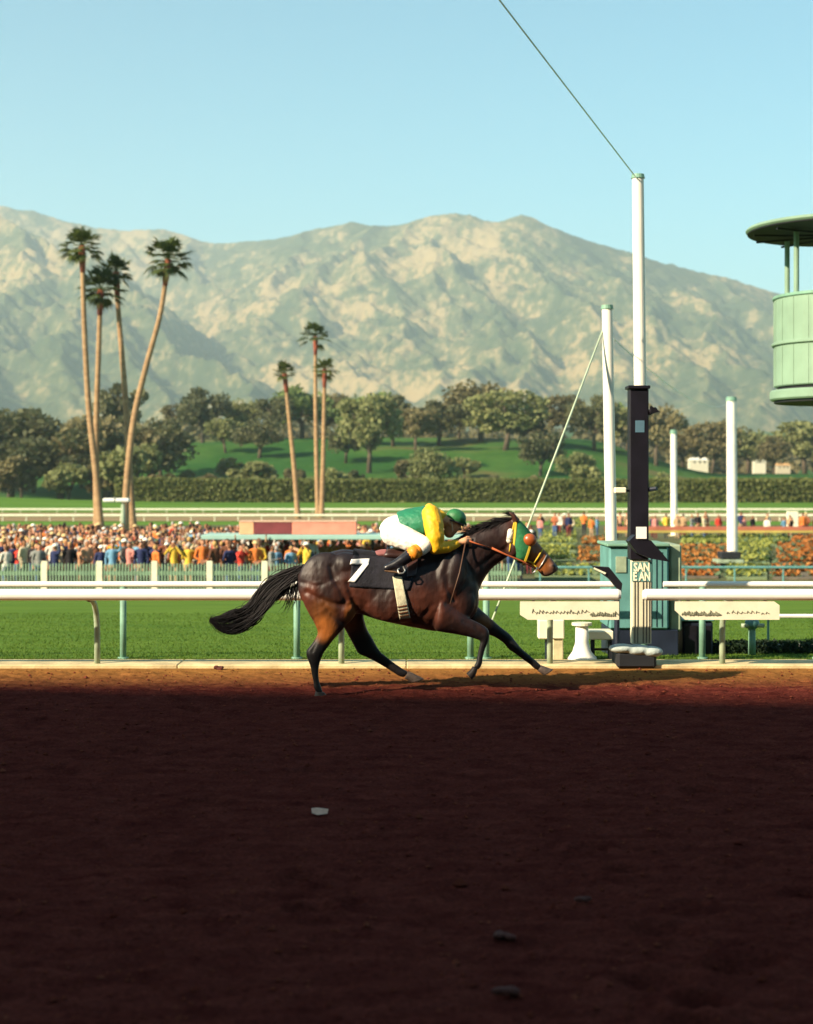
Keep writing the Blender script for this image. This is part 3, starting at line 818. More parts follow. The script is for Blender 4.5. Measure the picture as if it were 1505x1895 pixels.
# ---- tack: a shell that follows the body's surface
from mathutils.bvhtree import BVHTree
bv = BVHTree.FromPolygons([Vector(v.co)+ORG[root.name] for v in hme.vertices], [tuple(p.vertices) for p in hme.polygons])
def surf(x, y, side=-1, lift=.006):
    """point on the horse's near (-1) or far (+1) flank seen at the side-view position (x, y)"""
    a = Vector(P(x, y, HYC)); o = a+Vector((0, 3*side, 0))
    hit = bv.ray_cast(o, Vector((0, -side, 0)), 3.4)
    if hit[0] is None: return None
    return hit[0]+Vector((0, side*lift, 0))
def patch(mb, quad, nu, nv, lift=.008, thick=.006, side=-1, edge=None):
    """cloth patch over the flank: quad = 4 side-view corners tl, tr, br, bl"""
    tl, tr, br, bl = quad; g_ = []; last = None
    for j in range(nv+1):
        for i in range(nu+1):
            u, v_ = i/nu, j/nv
            x = (tl[0]*(1-u)+tr[0]*u)*(1-v_)+(bl[0]*(1-u)+br[0]*u)*v_
            y = (tl[1]*(1-u)+tr[1]*u)*(1-v_)+(bl[1]*(1-u)+br[1]*u)*v_
            p = surf(x, y, side, lift)
            if p is None: p = Vector(P(x, y, HYC)) if last is None else Vector((P(x, y, HYC)[0], last.y, P(x, y, HYC)[2]))
            last = p; g_.append(p)
    W = nu+1; n0 = len(g_)
    back = [p-Vector((0, side*thick, 0)) for p in g_]
    fs = []
    for j in range(nv):
        for i in range(nu):
            a = j*W+i; q_ = (a, a+1, a+W+1, a+W); fs.append(q_); fs.append(tuple(n0+k for k in reversed(q_)))
    bd = [i for i in range(W)]+[j*W+nu for j in range(1, nv+1)]+[nv*W+i for i in range(nu-1, -1, -1)]+[j*W for j in range(nv-1, 0, -1)]
    for k in range(len(bd)):
        a, b = bd[k], bd[(k+1) % len(bd)]; fs.append((b, a, n0+a, n0+b))
    return mb.add(g_+back, fs)
CLOTH = mat('black_saddle_cloth', (.013,.012,.018), .8, .35, 14, .3, 60)
mb = MB()
for sd in (-1, 1):
    patch(mb, [(655,1023),(779,1027),(757,1088),(648,1082)], 26, 16, .012, .010, sd)
# over the back
top = []
for x in range(655, 780, 6):
    y_ = 1022
    while surf(x, y_, -1) is None or surf(x, y_, 1) is None: y_ += 1
    y_ += 3
    l, r_ = surf(x, y_, -1, .012), surf(x, y_, 1, .012)
    zt = P(x, float(np.interp(x, [655,700,740,780], [1014.5,1020.5,1023.5,1019])), HYC)[2]
    row = []
    for k in range(9):
        a = math.pi*k/8
        row.append(Vector(((l.x+r_.x)/2, (l.y+r_.y)/2+(l.y-r_.y)/2*math.cos(a), (l.z)+(zt-l.z)*math.sin(a)**.8+.0)))
    top.append(row)
vs = [p for r in top for p in r]+[p-Vector((0, 0, .008)) for r in top for p in r]; n0 = len(top)*9; fs = []
for i in range(len(top)-1):
    for k in range(8):
        a = i*9+k; q_ = (a, a+1, a+10, a+9); fs.append(q_); fs.append(tuple(n0+z for z in reversed(q_)))
mb.add(vs, fs)
cloth = mb.build('saddle_cloth', CLOTH, root, smooth=True)
NUM = mat('white_numeral', (.85,.82,.78), .7, .04, 20)
for sd in (-1,) :
    mb = MB()
    patch(mb, [(652,1032.5),(685.5,1032),(683.5,1042.5),(649.5,1041.5)], 12, 4, .020, .006, sd)
    patch(mb, [(674,1040),(684.4,1041),(658.5,1074),(646,1073)], 8, 12, .0205, .006, sd)
    mb.build('number', NUM, cloth, smooth=True)
GIRTH = mat('cream_girth_web', (.50,.46,.32), .8, .15, 25, .3)
for sd in (1, -1):
    mb = MB(); patch(mb, [(727,1064),(744,1064),(760,1140),(740,1142)], 8, 22, .022, .006, sd)
    gi = mb.build('girth', GIRTH, root, smooth=True)
mb = MB()
for k in range(4):
    y = 1116+k*6
    patch(mb, [(736+k*1.3,y+1.6),(753+k*1.3,y-1.6),(753.4+k*1.3,y+.2),(736.4+k*1.3,y+3.4)], 8, 2, .028, .005, -1)
BROWN = mat('brown_leather', (.16,.05,.02), .5, .2, 20)
mb.build('girth_lacing', BROWN, gi)
mb = MB(); patch(mb, [(740,1141),(760,1139),(764,1152),(744,1155)], 8, 6, .022, .006, -1); mb.build('girth_buckle', BROWN, gi)
# saddle
sp = MB(); loft(sp, [(706,1024,708,1034,.09),(716,1016,716,1036,.13),(735,1016,736,1038,.13),(757,1014,758,1038,.13),(772,1007,776,1034,.10),(780,1006,783,1022,.05)], HYC, 20, 4)
SAD = mat('dark_saddle_leather', (.035,.014,.012), .4, .3, 12, spec=.5)
sad = sp.build('saddle', SAD, root, smooth=True)
mb = MB(); patch(mb, [(752,1024),(776,1024),(770,1062),(754,1066)], 10, 12, .026, .010, -1); patch(mb, [(752,1024),(776,1024),(770,1062),(754,1066)], 10, 12, .026, .010, 1)
mb.build('saddle_flap', SAD, sad, smooth=True)
mb = MB(); loft(mb, [(694,1020,694,1030,.08),(704,1017,704,1032,.11),(716,1016,716,1033,.11)], HYC, 18, 4); mb.build('cantle_pad', mat('dusty_rose_pad', (.22,.08,.08), .8, .2, 12), sad, smooth=True)
IRON = mat('stirrup_steel', (.45,.43,.40), .35, .1, 10, metal=.8)
for sd in (-1, 1):
    y0 = HYC+sd*.335
    mb = MB(); mb.tube([P(764,1022,HYC+sd*.17), P(757,1036,HYC+sd*.30), P(745,1046,y0)], .008, 6)
    mb.tube([P(745,1046,y0), P(750,1056,y0-.04), P(746,1061,y0-.05), P(738,1061,y0-.05), P(736,1055,y0-.04), P(745,1046,y0)], .007, 8)
    mb.build('stirrup', IRON, sad, smooth=True)
# blinker hood, cups and bridle
HOOD = mat('green_hood_cloth', (.022,.15,.055), .8, .2, 20, .25, 60)
def headshell(name, m, rows, grow, parent=root, lift=.010):
    """sleeve round the head: rows of (top, bottom, half width) grown outwards"""
    mb = MB(); R = []
    for (tx, ty, bx_, by_, w) in rows:
        dx, dy = tx-bx_, ty-by_; l = math.hypot(dx, dy)
        R.append((tx+dx/l*grow, ty+dy/l*grow, bx_-dx/l*grow, by_-dy/l*grow, w+lift))
    loft(mb, R, HYC, 26, 5, egg=.1)
    return mb.build(name, m, parent, smooth=True)
hood = headshell('blinker_hood', HOOD, [(957,961,949,1030,.098),(966,968,955,1037,.112),(976,979,961,1041,.115),(986,991,969,1041,.108)], 1.5)
YEL = mat('yellow_trim', (.62,.42,.03), .7, .1, 20)
headshell('yellow_trim_band', YEL, [(984,989,967,1043,.112),(987.5,993,971,1045,.108)], 2.0, hood)
headshell('yellow_trim_band', YEL, [(953,957,946,1026,.092),(957,960,948.5,1029,.100)], 2.0, hood)
CUP = mat('orange_blinker_cup', (.30,.07,.015), .35, .15, 20, spec=.6)
for sd in (-1, 1):
    mb = MB(); mb.ball(P(981,999,HYC+sd*.105), (.062,.045,.058), 18, 12, Matrix.Rotation(math.radians(25), 3, 'Y'))
    cup = mb.build('blinker_cup', CUP, hood, smooth=True)
WH = mat('white_sheepskin', (.75,.72,.62), .95, .08, 40, .8, 90)
for sd in (-1, 1):
    mb = MB(); mb.limb([P(945,984,HYC+sd*.075), P(943,1000,HYC+sd*.085)], [.03,.03], 10); mb.build('cheek_pad', WH, root, smooth=True)
mb = MB()
def strap(mb, pts, side, r=.0075, lift=.004):
    out = []
    for i in range(len(pts)-1):
        for t in (0, .25, .5, .75):
            x = pts[i][0]*(1-t)+pts[i+1][0]*t; y = pts[i][1]*(1-t)+pts[i+1][1]*t
            p = surf(x, y, side, lift)
            if p is not None: out.append(p)
    p = surf(pts[-1][0], pts[-1][1], side, lift)
    if p is not None: out.append(p)
    if len(out) > 1: mb.tube(out, r, 6)
for sd in (-1, 1):
    strap(mb, [(951,967),(946,990),(942,1020)], sd)
    strap(mb, [(1004,1016),(994,1032),(984,1046)], sd)
    strap(mb, [(966,1034),(982,1040),(994,1050)], sd)
mb.build('bridle', YEL, root, smooth=True)
mb = MB()
for sd in (-1, 1):
    strap(mb, [(1012,1026),(1003,1042),(994,1056)], sd, .006)
    mb.tube([P(994,1050,HYC+sd*.075), P(991,1057,HYC+sd*.085), P(986,1061,HYC+sd*.085)], .007, 6)
mb.build('bit', IRON, root, smooth=True)
REIN = mat('tan_rein', (.34,.08,.025), .7, .15, 15)
for sd in (-1, 1):
    mb = MB(); mb.tube([P(868,1001,HYC+sd*.15), P(885,1007,HYC+sd*.145), P(910,1014,HYC+sd*.12)], [.016,.016,.012], 8, flat=.45)
    mb.tube([P(910,1014,HYC+sd*.12), P(936,1026,HYC+sd*.11), P(966,1038,HYC+sd*.115), P(992,1053,HYC+sd*.08)], [.010,.008,.008,.008], 8)
    mb.build('rein', REIN, root, smooth=True)

# ------------------------------------------------------------------ jockey
jr = empty('person', P(765, 1000, HYC), 'jockey in green and yellow silks and white breeches crouching over the galloping horse', 'person')
J = lambda x, y, d=0.0: P(x, y, HYC+d)
SKIN = mat('skin', (.62,.31,.17), .6, .08, 10, spec=.35)
bm_ = MB()
def both(f):
    for s in (-1, 1): f(s)
loft(bm_, [(712,968,720,1002,.10),(726,960,738,1006,.14),(748,956,756,1002,.13),(770,951,778,996,.135),(792,946,796,986,.15),(803,950,803,975,.08)], HYC, 20, 4)
def limbs(s):
    fr = 0 if s < 0 else 3
    bm_.limb([J(728,988,.09*s), J(758,1000,.17*s), J(788,1009,.25*s)], [.088,.078,.062])
    bm_.limb([J(788,1009,.25*s), J(764,1024,.30*s), J(735,1043,.325*s)], [.056,.054,.036])
    bm_.limb([J(733,1046,.325*s), J(744,1054,.325*s)], [.034,.026]); bm_.limb([J(733,1046,.325*s), J(718,1050,.325*s)], [.034,.026])
    bm_.limb([J(797,956,.15*s), J(804,988,.22*s), J(807,1015,.22*s)], [.058,.052,.043])
    bm_.limb([J(807,1015,.22*s), J(830,1011,.19*s), J(852,1003,.15*s)], [.042,.038,.026])
both(limbs)
bm_.limb([J(800,958), J(818,962), J(832,968)], [.06,.062,.062])
bm_.ball(J(839,965), (.084,.076,.092), 18, 12, Matrix.Rotation(math.radians(20), 3, 'Y'))
bm_.limb([J(838,971), J(832,985)], [.076,.054])
bm_.limb([J(851,974), J(852.5,980)], [.012,.014], 8)       # nose
bm_.limb([J(842,984,-.02), J(843.5,984.5,.02)], [.014,.014], 8)
both(lambda s: bm_.ball(J(832,968,.073*s), (.016,.010,.024), 8, 6))
def hand(s):
    w = Vector(J(852,1003,.15*s)); c_ = Vector(J(861,1001,.15*s))
    bm_.limb([w, c_], [.027,.034], 10)
    for k in range(4):      # four fingers curled round the rein
        a = c_+Vector((.024+.004*k, 0, .022-.014*k)); b = a+Vector((.030-.003*k, -.012*s, -.004)); d = b+Vector((.002, -.018*s, -.020)); e = d+Vector((-.020, -.006*s, -.006))
        bm_.limb([a, b, d, e], [.0095,.0092,.0085,.0075], 8)
    t0 = c_+Vector((-.002, -.020*s, .020)); t1 = t0+Vector((.022, -.016*s, .016)); t2 = t1+Vector((.022, -.004*s, -.004))
    bm_.limb([t0, t1, t2], [.012,.0105,.009], 8)
both(hand)
remesh_obj(bm_, 'body', SKIN, jr, .0065, 2)
# eyes and brows
EYE = mat('eye', (.03,.02,.015), .3)
mb = MB()
for s in (-1, 1): mb.ball(J(850,968,.033*s), (.010,.012,.008), 8, 6)
mb.build('eyes', EYE, jr, smooth=True)
# breeches
BRE = mat('white_breeches', (.86,.80,.70), .8, .05, 9, .35, 22)
mb = MB()
loft(mb, [(703,978,711,998,.09),(708,966,720,1008,.15),(718,958,736,1013,.18),(734,953,752,1009,.17),(750,953,762,1001,.15)], HYC, 22, 4)
for s in (-1, 1):
    mb.limb([J(728,986,.10*s), J(760,1000,.19*s), J(786,1008,.25*s)], [.118,.098,.072])
    mb.limb([J(786,1008,.25*s), J(778,1016,.27*s)], [.072,.062])
o = remesh_obj(mb, 'breeches', BRE, jr, .009, 4, wrinkle=.009)
GRN = mat('green_silk', (.018,.17,.085), .55, .15, 9, .35, 16, spec=.4)
mb = MB()
loft(mb, [(734,948,750,996,.155),(745,944,760,1002,.172),(762,941,774,1002,.185),(780,938,790,1000,.195),(795,938,802,990,.19),(806,944,808,976,.12)], HYC, 22, 4)
remesh_obj(mb, 'silk_jacket', GRN, jr, .009, 3, wrinkle=.010)
YS = mat('yellow_silk', (.78,.42,.012), .55, .12, 9, .35, 16, spec=.4)
for s in (-1, 1):
    mb = MB()
    mb.limb([J(798,952,.15*s), J(803,972,.21*s), J(806,994,.24*s), J(806,1013,.235*s)], [.085,.088,.080,.062])
    mb.limb([J(806,1013,.235*s), J(826,1013,.20*s), J(846,1006,.155*s)], [.062,.052,.036])
    remesh_obj(mb, 'sleeve', YS, jr, .008, 4, wrinkle=.007)
mb = MB()
mb.limb([J(797,942,-.06), J(795,940,.06)], [.045,.045]); mb.limb([J(800,952), J(815,958)], [.085,.068]); mb.limb([J(789,944,-.08), J(788,942,.08)], [.03,.03])
remesh_obj(mb, 'collar', YS, jr, .008, 3)
BOOT = mat('black_boot_leather', (.010,.009,.013), .35, .3, 14, spec=.5)
ORB = mat('tan_boot_cuff', (.70,.24,.02), .5, .15, 14)
SOLE = mat('boot_sole', (.16,.09,.05), .8)
for s in (-1, 1):
    mb = MB(); mb.limb([J(758,1028,.30*s), J(745,1037,.32*s), J(733,1044,.33*s)], [.060,.052,.042])
    mb.limb([J(733,1044,.33*s), J(716,1051,.33*s)], [.042,.034]); mb.limb([J(733,1046,.33*s), J(744,1054,.335*s)], [.042,.030])
    bo = remesh_obj(mb, 'boot', BOOT, jr, .008, 3)
    mb = MB(); mb.limb([J(772,1019,.285*s), J(760,1027,.30*s)], [.064,.060], 18); mb.build('boot_cuff', ORB, bo, smooth=True)
    mb = MB(); mb.tube([J(712,1056,.33*s), J(727,1058,.333*s), J(746,1061,.335*s)], [.024,.030,.022], 10, flat=.35); mb.build('sole', SOLE, bo)
HEL = mat('green_cap_silk', (.025,.15,.05), .5, .15, 16, .3, 20, spec=.45)
mb = MB(); mb.ball(J(844.5,957.5), (.096,.085,.078), 20, 14, Matrix.Rotation(math.radians(24), 3, 'Y'))
mb.limb([J(857,962,-.04), J(863,971,0), J(857,962,.04)], [.014,.010,.014], 8)
remesh_obj(mb, 'helmet', HEL, jr, .008, 2)
mb = MB()
for s in (-1, 1): mb.tube([J(832,962,.084*s), J(845,966,.088*s), J(855,971,.045*s)], [.007,.009,.011], 8)
mb.tube([J(855,971,-.045), J(857.5,972.5,0), J(855,971,.045)], .012, 8)
mb.build('goggles', mat('goggle_frame', (.03,.02,.02), .3), jr, smooth=True)
mb = MB()
for s in (-1, 1): mb.tube([J(836,966,.082*s), J(838,980,.062*s), J(836,991,.02*s)], .006, 6)
mb.build('chin_strap', mat('pale_strap', (.7,.6,.45), .7), jr)
wr = MB().tube([J(862,1003,-.16), J(851,1059,-.30), J(833,1118,-.36)], [.0075,.006,.004], 8).build('riding_whip', mat('whip_shaft', (.10,.05,.03), .5), smooth=True, loc=J(866,1004,-.085))
tag(wr, 'thin riding whip held in the jockey\'s near hand', 'whip')
# ------------------------------------------------------------------ finish line
FY = 17.05
fp = empty('finish_post', P(1187, 0, FY)[:2]+(0,), 'tall black finish post with a cream striped, lettered lower panel between the rail ends', 'finish post')
def bx(x0, y0, x1, y1, Y0, Y1, bev=0.0, mb=None):
    """box whose near face at Y0 covers the photo pixels x0..x1, y0..y1"""
    a = P(x0, y0, Y0); b = P(x1, y1, Y0)
    return (mb or MB()).box((a[0], Y0, a[2]), (b[0], Y1, b[2]), bev)
bx(1166, 717, 1201, 1036, FY, FY+.2, .01).build('black_shaft', M['black'], fp)
bx(1163, 713, 1204, 719, FY-.03, FY+.23, .005).build('top_plate', M['black'], fp)
bx(1170, 1036, 1206, 1192, FY+.03, FY+.17, .006).build('lettered_panel', mat('cream_panel', (.62,.58,.42), .55, .06, 6), fp)
STR = mat('dark_stripe', (.05,.05,.05), .6)
for k, x in enumerate((1174.5, 1180, 1190, 1196, 1201.5)):
    bx(x, 1076, x+1.5, 1190, FY+.024, FY+.032).build('stripe', STR, fp)
bx(1170, 1040, 1206, 1076, FY+.022, FY+.028, .0).build('sign_plate', M['teal'], fp)
def text(body, size, loc, m, name, parent, rz=0.0, ext=.003, sx=1.0, align='CENTER'):
    cu = bpy.data.curves.new('t', 'FONT'); cu.body = body; cu.size = size; cu.extrude = ext; cu.align_x = align; cu.resolution_u = 2
    cu.offset = size*.03
    t = bpy.data.objects.new('t', cu); COL.objects.link(t)
    dg = bpy.context.evaluated_depsgraph_get()
    me = bpy.data.meshes.new_from_object(t.evaluated_get(dg)); bpy.data.objects.remove(t)
    me.transform(Matrix.Diagonal((sx, 1, 1, 1))); me.transform(Matrix.Rotation(math.radians(90), 4, 'X'))
    me.transform(Matrix.Translation(Vector(loc)-ORG[parent.name])); me.materials.append(m)
    return link(name, me, parent)
LET = mat('cream_lettering', (.85,.80,.60), .6, .03)
text('SAN', .125, P(1188, 1057, FY+.018), LET, 'lettering', fp, sx=.72)
text('E AN', .125, P(1188, 1074, FY+.018), LET, 'lettering', fp, sx=.66)
mb = MB(); mb.prism([P(1164,1002,FY-.28), P(1176,990,FY-.28), P(1206,1001,FY-.28), P(1240,1040,FY-.28), P(1205,1034,FY-.28), P(1180,1024,FY-.28)], (0, .26, 0))
mb.build('hood', M['black'], fp)
bx(1178, 975, 1197, 997, FY-.30, FY-.282).build('white_tag', M['white'], fp)
mb = MB(); mb.tube([P(1200,764,FY+.05), P(1214,758,FY-.02)], [.03,.03], 8); mb.prism([P(1206,751,FY-.05), P(1222,762,FY-.05), P(1205,765,FY-.05)], (0, .12, 0)); mb.build('bracket_lamp', M['black'], fp)
mb = MB(); mb.tube([P(1200,906,FY+.05), P(1216,904,FY-.02)], [.025,.02], 8); mb.build('bracket_lamp', M['navy'], fp)
bx(1138, 902, 1160, 913, FY, FY+.1, .01).build('side_lamp', M['cream'], fp)
bx(1150, 906, 1168, 910, FY+.05, FY+.08).build('side_arm', M['black'], fp)
bx(1176, 778, 1193, 800, FY-.006, FY+.01, .0).build('lens_window', mat('blue_grey_glass', (.08,.15,.20), .15, .1), fp)

TB = 18.3
tb = empty('finish_stand', P(1193, 0, TB)[:2]+(tz1(0, TB),), 'boxy teal finish stand with a dark lower half behind the rails', 'stand')
bx(1128, 1012, 1238, 1165, TB, TB+.9, .02).build('upper_box', M['teal'], tb)
bx(1240, 1008, 1262, 1168, TB+.1, TB+1.0, .02).build('side_box', M['greygreen'], tb)
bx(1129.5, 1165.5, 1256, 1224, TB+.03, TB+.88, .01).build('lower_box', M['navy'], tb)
bx(1124, 1006, 1240, 1012, TB-.04, TB+.94, .01).build('lid', M['tealpost'], tb)
mb = bx(1140, 1030, 1160, 1060, TB-.014, TB-.002, .004); mb.build('louvre_panel', M['greygreen'], tb)
for k in range(3):
    x = 1205+k*10; bx(x, 1022, x+1.2, 1160, TB-.008, TB-.001).build('panel_seam', M['navy'], tb)
dk = empty('equipment_cabinet', P(1290, 0, 18.5)[:2]+(0,), 'low dark navy cabinet right of the teal finish stand', 'cabinet')
bx(1264, 1150, 1320, 1218, 18.5, 19.1, .02).build('cabinet_body', M['navy'], dk)
bx(1261, 1146, 1323, 1150, 18.47, 19.15, .01).build('cabinet_top', M['teal'], dk)
bx(1268, 1158, 1290, 1212, 18.485, 18.498).build('cabinet_door', M['black'], dk)
bx(1294, 1158, 1316, 1212, 18.485, 18.498).build('cabinet_door', M['black'], dk)
# sloping dark boom left of the stand
bo = empty('camera_boom', P(1120, 1060, 17.5), 'dark slanting boom with pale edge left of the teal finish stand', 'boom')
mb = MB(); mb.prism([P(1096,1048,17.5), P(1128,1050,17.5), P(1152,1080,17.5), P(1150,1098,17.5), P(1128,1072,17.5)], (0, .12, 0)); mb.build('boom_arm', M['black'], bo)
mb = MB(); mb.prism([P(1100,1050,17.48), P(1122,1060,17.48), P(1120,1063,17.48), P(1099,1053,17.48)], (0, .015, 0)); mb.build('pale_edge', M['cream'], bo)
mb = MB(); mb.tube([P(1142,1090,17.56), (P(1142,1090,17.56)[0], 17.56, 0)], .03, 8); mb.build('boom_leg', M['navy'], bo)

# hanging boards under the rail
def board(x0, x1, cut, label, marks):
    Yb = 16.60
    b = empty('rail_board', P(x0, 1112, Yb), label, 'board')
    if cut: poly = [(x0,1113),(x1,1113),(x1,1147),(x0+14,1147),(x0,1138)]
    else: poly = [(x0,1113),(x1-10,1113),(x1,1120),(x1,1147),(x0+18,1147),(x0,1130)]
    MB().prism([P(x, y, Yb) for x, y in poly], (0, .03, 0)).build('panel', M['cream'], b)
    r = random.Random(int(x0))
    G = mat('ink_and_shade', (.20,.20,.14), .8, .3, 20)
    mb = MB()
    for (a, c_, y0, y1, dens) in marks:
        x = a
        while x < c_:           # brush script; the dense dark runs paint shade onto the boards
            h = r.uniform(3, 8); yb = y1-r.uniform(0, 3)
            pts = [P(x, yb, Yb-.003), P(x+r.uniform(1, 3), yb-h, Yb-.003), P(x+r.uniform(3, 5), yb-h*.4, Yb-.003), P(x+r.uniform(5, 8), yb-r.uniform(0, 2), Yb-.003)]
            mb.tube(pts, .004 if dens < 1 else .008, 4); x += r.uniform(4, 7)/max(dens, .4)
    mb.build('script', G, b)
    mb = MB()
    for x in (x0+25, x1-25):
        mb.box((P(x, 0, Yb)[0]-.015, Yb+.032, P(0, 1146, Yb)[2]), (P(x, 0, Yb)[0]+.015, Yb+.06, .80))
        mb2 = MB().box((P(x, 0, Yb)[0]-.015, Yb+.032, P(0, 1146, Yb)[2]), (P(x, 0, Yb)[0]+.015, Yb+.06, .745)).build('hanger', M['greygreen'], b)
board(963, 1146, True, 'cream board with faint script and painted shade hanging under the rail left of the finish post', [(985, 1085, 1125, 1137, .8), (1092, 1140, 1120, 1141, 1.6)])
board(1250, 1443, False, 'cream board with faint script and painted shade hanging under the rail right of the finish post', [(1262, 1330, 1118, 1140, 1.8), (1345, 1425, 1126, 1137, .7)])

# white gear at the foot of the stand
def groundY(y): return CH*FPX/(y-HY)
o = empty('white_stake', P(1006, 0, 17.6)[:2]+(0,), 'short white box on a thin dark leg under the left board', 'meter box')
bx(997, 1148, 1016, 1183, 17.6, 17.8, .01).build('box', M['cream'], o); bx(1010, 1183, 1016, 1226, 17.65, 17.75).build('leg', M['navy'], o)
o = empty('bollard', P(1033, 0, 17.5)[:2]+(0,), 'square cream bollard with a white sleeve under the left board', 'bollard')
bx(1023, 1183.5, 1043, 1230, 17.52, 17.70, .01).build('shaft', mat('weathered_cream', (.52,.46,.28), .7, .2, 8), o); bx(1021, 1147, 1045, 1183, 17.49, 17.73, .012).build('sleeve', M['cream'], o)
o = empty('pedestal', P(1077, 0, 17.6)[:2]+(0,), 'white pedestal with a flared foot beside the teal stand', 'pedestal')
c0 = P(1077, 0, 17.6)
MB().tube([(c0[0], 17.6, 0), (c0[0], 17.6, .05), (c0[0], 17.6, .12), (c0[0], 17.6, .22), (c0[0], 17.6, .40)], [.17, .16, .10, .075, .07], 18).build('base', M['white'], o, smooth=True)
MB().tube([(c0[0], 17.6, .40), (c0[0], 17.6, .43)], [.11, .11], 18).build('top', M['cream'], o)
o = empty('crate', P(1112, 0, 17.7)[:2]+(0,), 'small cream crate on dark trestle legs beside the pedestal', 'crate')
bx(1090, 1168, 1136, 1184, 17.7, 18.0, .01).build('box', M['cream'], o)
for x in (1094, 1128): bx(x, 1184, x+5, 1224, 17.72, 17.78).build('leg', M['darkgrey'], o)
for x in (1096, 1126): bx(x, 1184, x+5, 1220, 17.92, 17.98).build('leg', M['darkgrey'], o)
bx(1092, 1200, 1134, 1204, 17.80, 17.84).build('stretcher', M['bark'], o)
mb = MB()
for (x, y, rx, ry) in ((1152,1200,.15,.05),(1180,1203,.16,.06),(1205,1206,.13,.06)):
    p = P(x, y, 17.0); mb.ball(p, (rx, .12, ry), 14, 8)
sb = remesh(mb, .014, 4, P(1180, 1204, 17.0), 'sandbag'); sb.materials.append(mat('pale_canvas', (.36,.42,.40), .9, .15, 12, .3))
o = link('sandbag', sb, None, P(1180, 1204, 17.0)); tag(o, 'pale grey lumpy sandbag lying at the foot of the black finish post', 'sandbag')
o = empty('post_footing', P(1180, 0, 17.0)[:2]+(0,), 'dark low plinth under the pale sandbag', 'plinth')
bx(1142, 1207, 1216, 1238, 16.92, 17.35, .03).build('plinth', M['darkgrey'], o)
# right-hand bits
o = empty('standpipe', P(1392, 0, 18.4)[:2]+(0,), 'short round-headed teal standpipe on the turf under the right board', 'standpipe')
c0 = P(1392, 0, 18.4); MB().tube([(c0[0], 18.4, -.02), (c0[0], 18.4, .30)], [.045, .04], 14).build('pipe', M['tealpost'], o, smooth=True)
MB().ball((c0[0], 18.4, .35), (.085, .085, .07), 16, 10).build('head', M['teal'], o, smooth=True)
MB().tube([(c0[0]-.13, 18.36, .33), (c0[0]+.13, 18.36, .33)], .025, 10).build('outlet', M['greygreen'], o, smooth=True)
rs = np.random.default_rng(4)
def leafquads(c_, size, rs, flat=.6):
    n = len(c_); a = rs.normal(size=(n, 3)); a /= np.linalg.norm(a, axis=1)[:, None]; b = rs.normal(size=(n, 3)); b -= a*(a*b).sum(1)[:, None]; b /= np.linalg.norm(b, axis=1)[:, None]
    s = size*rs.uniform(.6, 1.3, (n, 1)); v = np.stack([c_-a*s, c_-b*s*flat, c_+a*s, c_+b*s*flat], 1)
    return v.reshape(-1, 3), np.arange(n*4).reshape(-1, 4)
SAGE = leafmat('sage_leaves', (.05,.09,.05), (.13,.19,.10), 3)

for (y, x0, x1, lab) in ((1140, 1404, 1560, 'upper low white guard bar over the turf at the right edge'), (1195, 1380, 1560, 'lower white guard bar close over the turf at the right edge')):
    Yg = 19.5; a = P(x0, y, Yg); b = P(x1, y, Yg); o = empty('guard_bar', a, lab, 'guard bar', 'low white guard bars')
    MB().tube([a, b], .024, 8).build('bar', M['white'], o)
    for x in (x0+18, x1-20):
        p = P(x, y, Yg+.04); MB().tube([p, (p[0], p[1], tz1(p[0], p[1])-.02)], .015, 6).build('stake', M['tealpost'], o)
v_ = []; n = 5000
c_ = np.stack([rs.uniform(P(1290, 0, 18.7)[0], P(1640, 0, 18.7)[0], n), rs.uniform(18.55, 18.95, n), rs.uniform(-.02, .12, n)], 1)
v, f = leafquads(c_, .022, rs); o = npmesh('turf_shade_strip', v, f, [leafmat('dark_shade_leaves', (.006,.014,.010), (.02,.04,.015), 3)], False, loc=(P(1400,0,18.7)[0], 18.7, 0))
tag(o, 'low dark leafy strip standing in for a shadow on the turf at the right edge', 'hedge')  # dark leaf flecks added to imitate a shadow lying on the turf

# ------------------------------------------------------------------ masts and cables
def mast(x0, y0, x1, ybase, Y, wpx, label, capd=True):
    t = P(x0, y0, Y); zb = tz1(P(x1, 0, Y)[0], Y); b = (P(x1, 0, Y)[0], Y, zb)
    r = wpx*Y/FPX/2
    o = empty('flagpole', b, label, 'mast', 'white masts in the infield')
    mb = MB(); n = 8
    mb.tube([b, (b[0]*.5+t[0]*.5, Y, (b[2]+t[2])/2), t], [r*1.03, r, r*.94], 20); mb.build('pole', M['mast'], o, smooth=False)
    MB().tube([t, (t[0], Y, t[2]+.05*Y/20)], [r*1.12, r*1.0], 16).build('cap', M['tealpost'], o)
    MB().tube([(b[0], Y, b[2]-.02), (b[0], Y, b[2]+.06)], [r*2, r*2], 16).build('base_collar', M['concrete'], o)
    return t
tA = mast(1181, 330, 1190, 1205, 20.5, 23, 'tallest white mast, rising straight above the black finish post')
tB = mast(1124, 572, 1135, 1205, 20.0, 21, 'shorter white mast standing left of the black finish post')
tC = mast(1354, 742, 1356, 1045, 78, 19, 'white mast out in the infield under the green tower')
mast(1247, 803, 1248, 1000, 120, 12, 'faint far mast between the black finish post and the infield mast')
def cable(pts, r, m, label):
    o = MB().tube(pts, r, 6).build('cable', m, loc=pts[0], smooth=True); return tag(o, label, 'cable')
a = Vector(tA); q = Vector(P(925, 0, 15.0)); d = (q-a)/(q.y-a.y); e = a+d*(GY+.0-a.y)
cable([a+Vector((0, 0, -.02)), q, a+d*(5-a.y), (e.x, GY, e.z)], .009, M['cabledark'], 'thin cable running from the tallest mast top up and out of the sky')
b = Vector(tB); g0 = (P(884, 0, 18.0)[0], 18.0, 0)
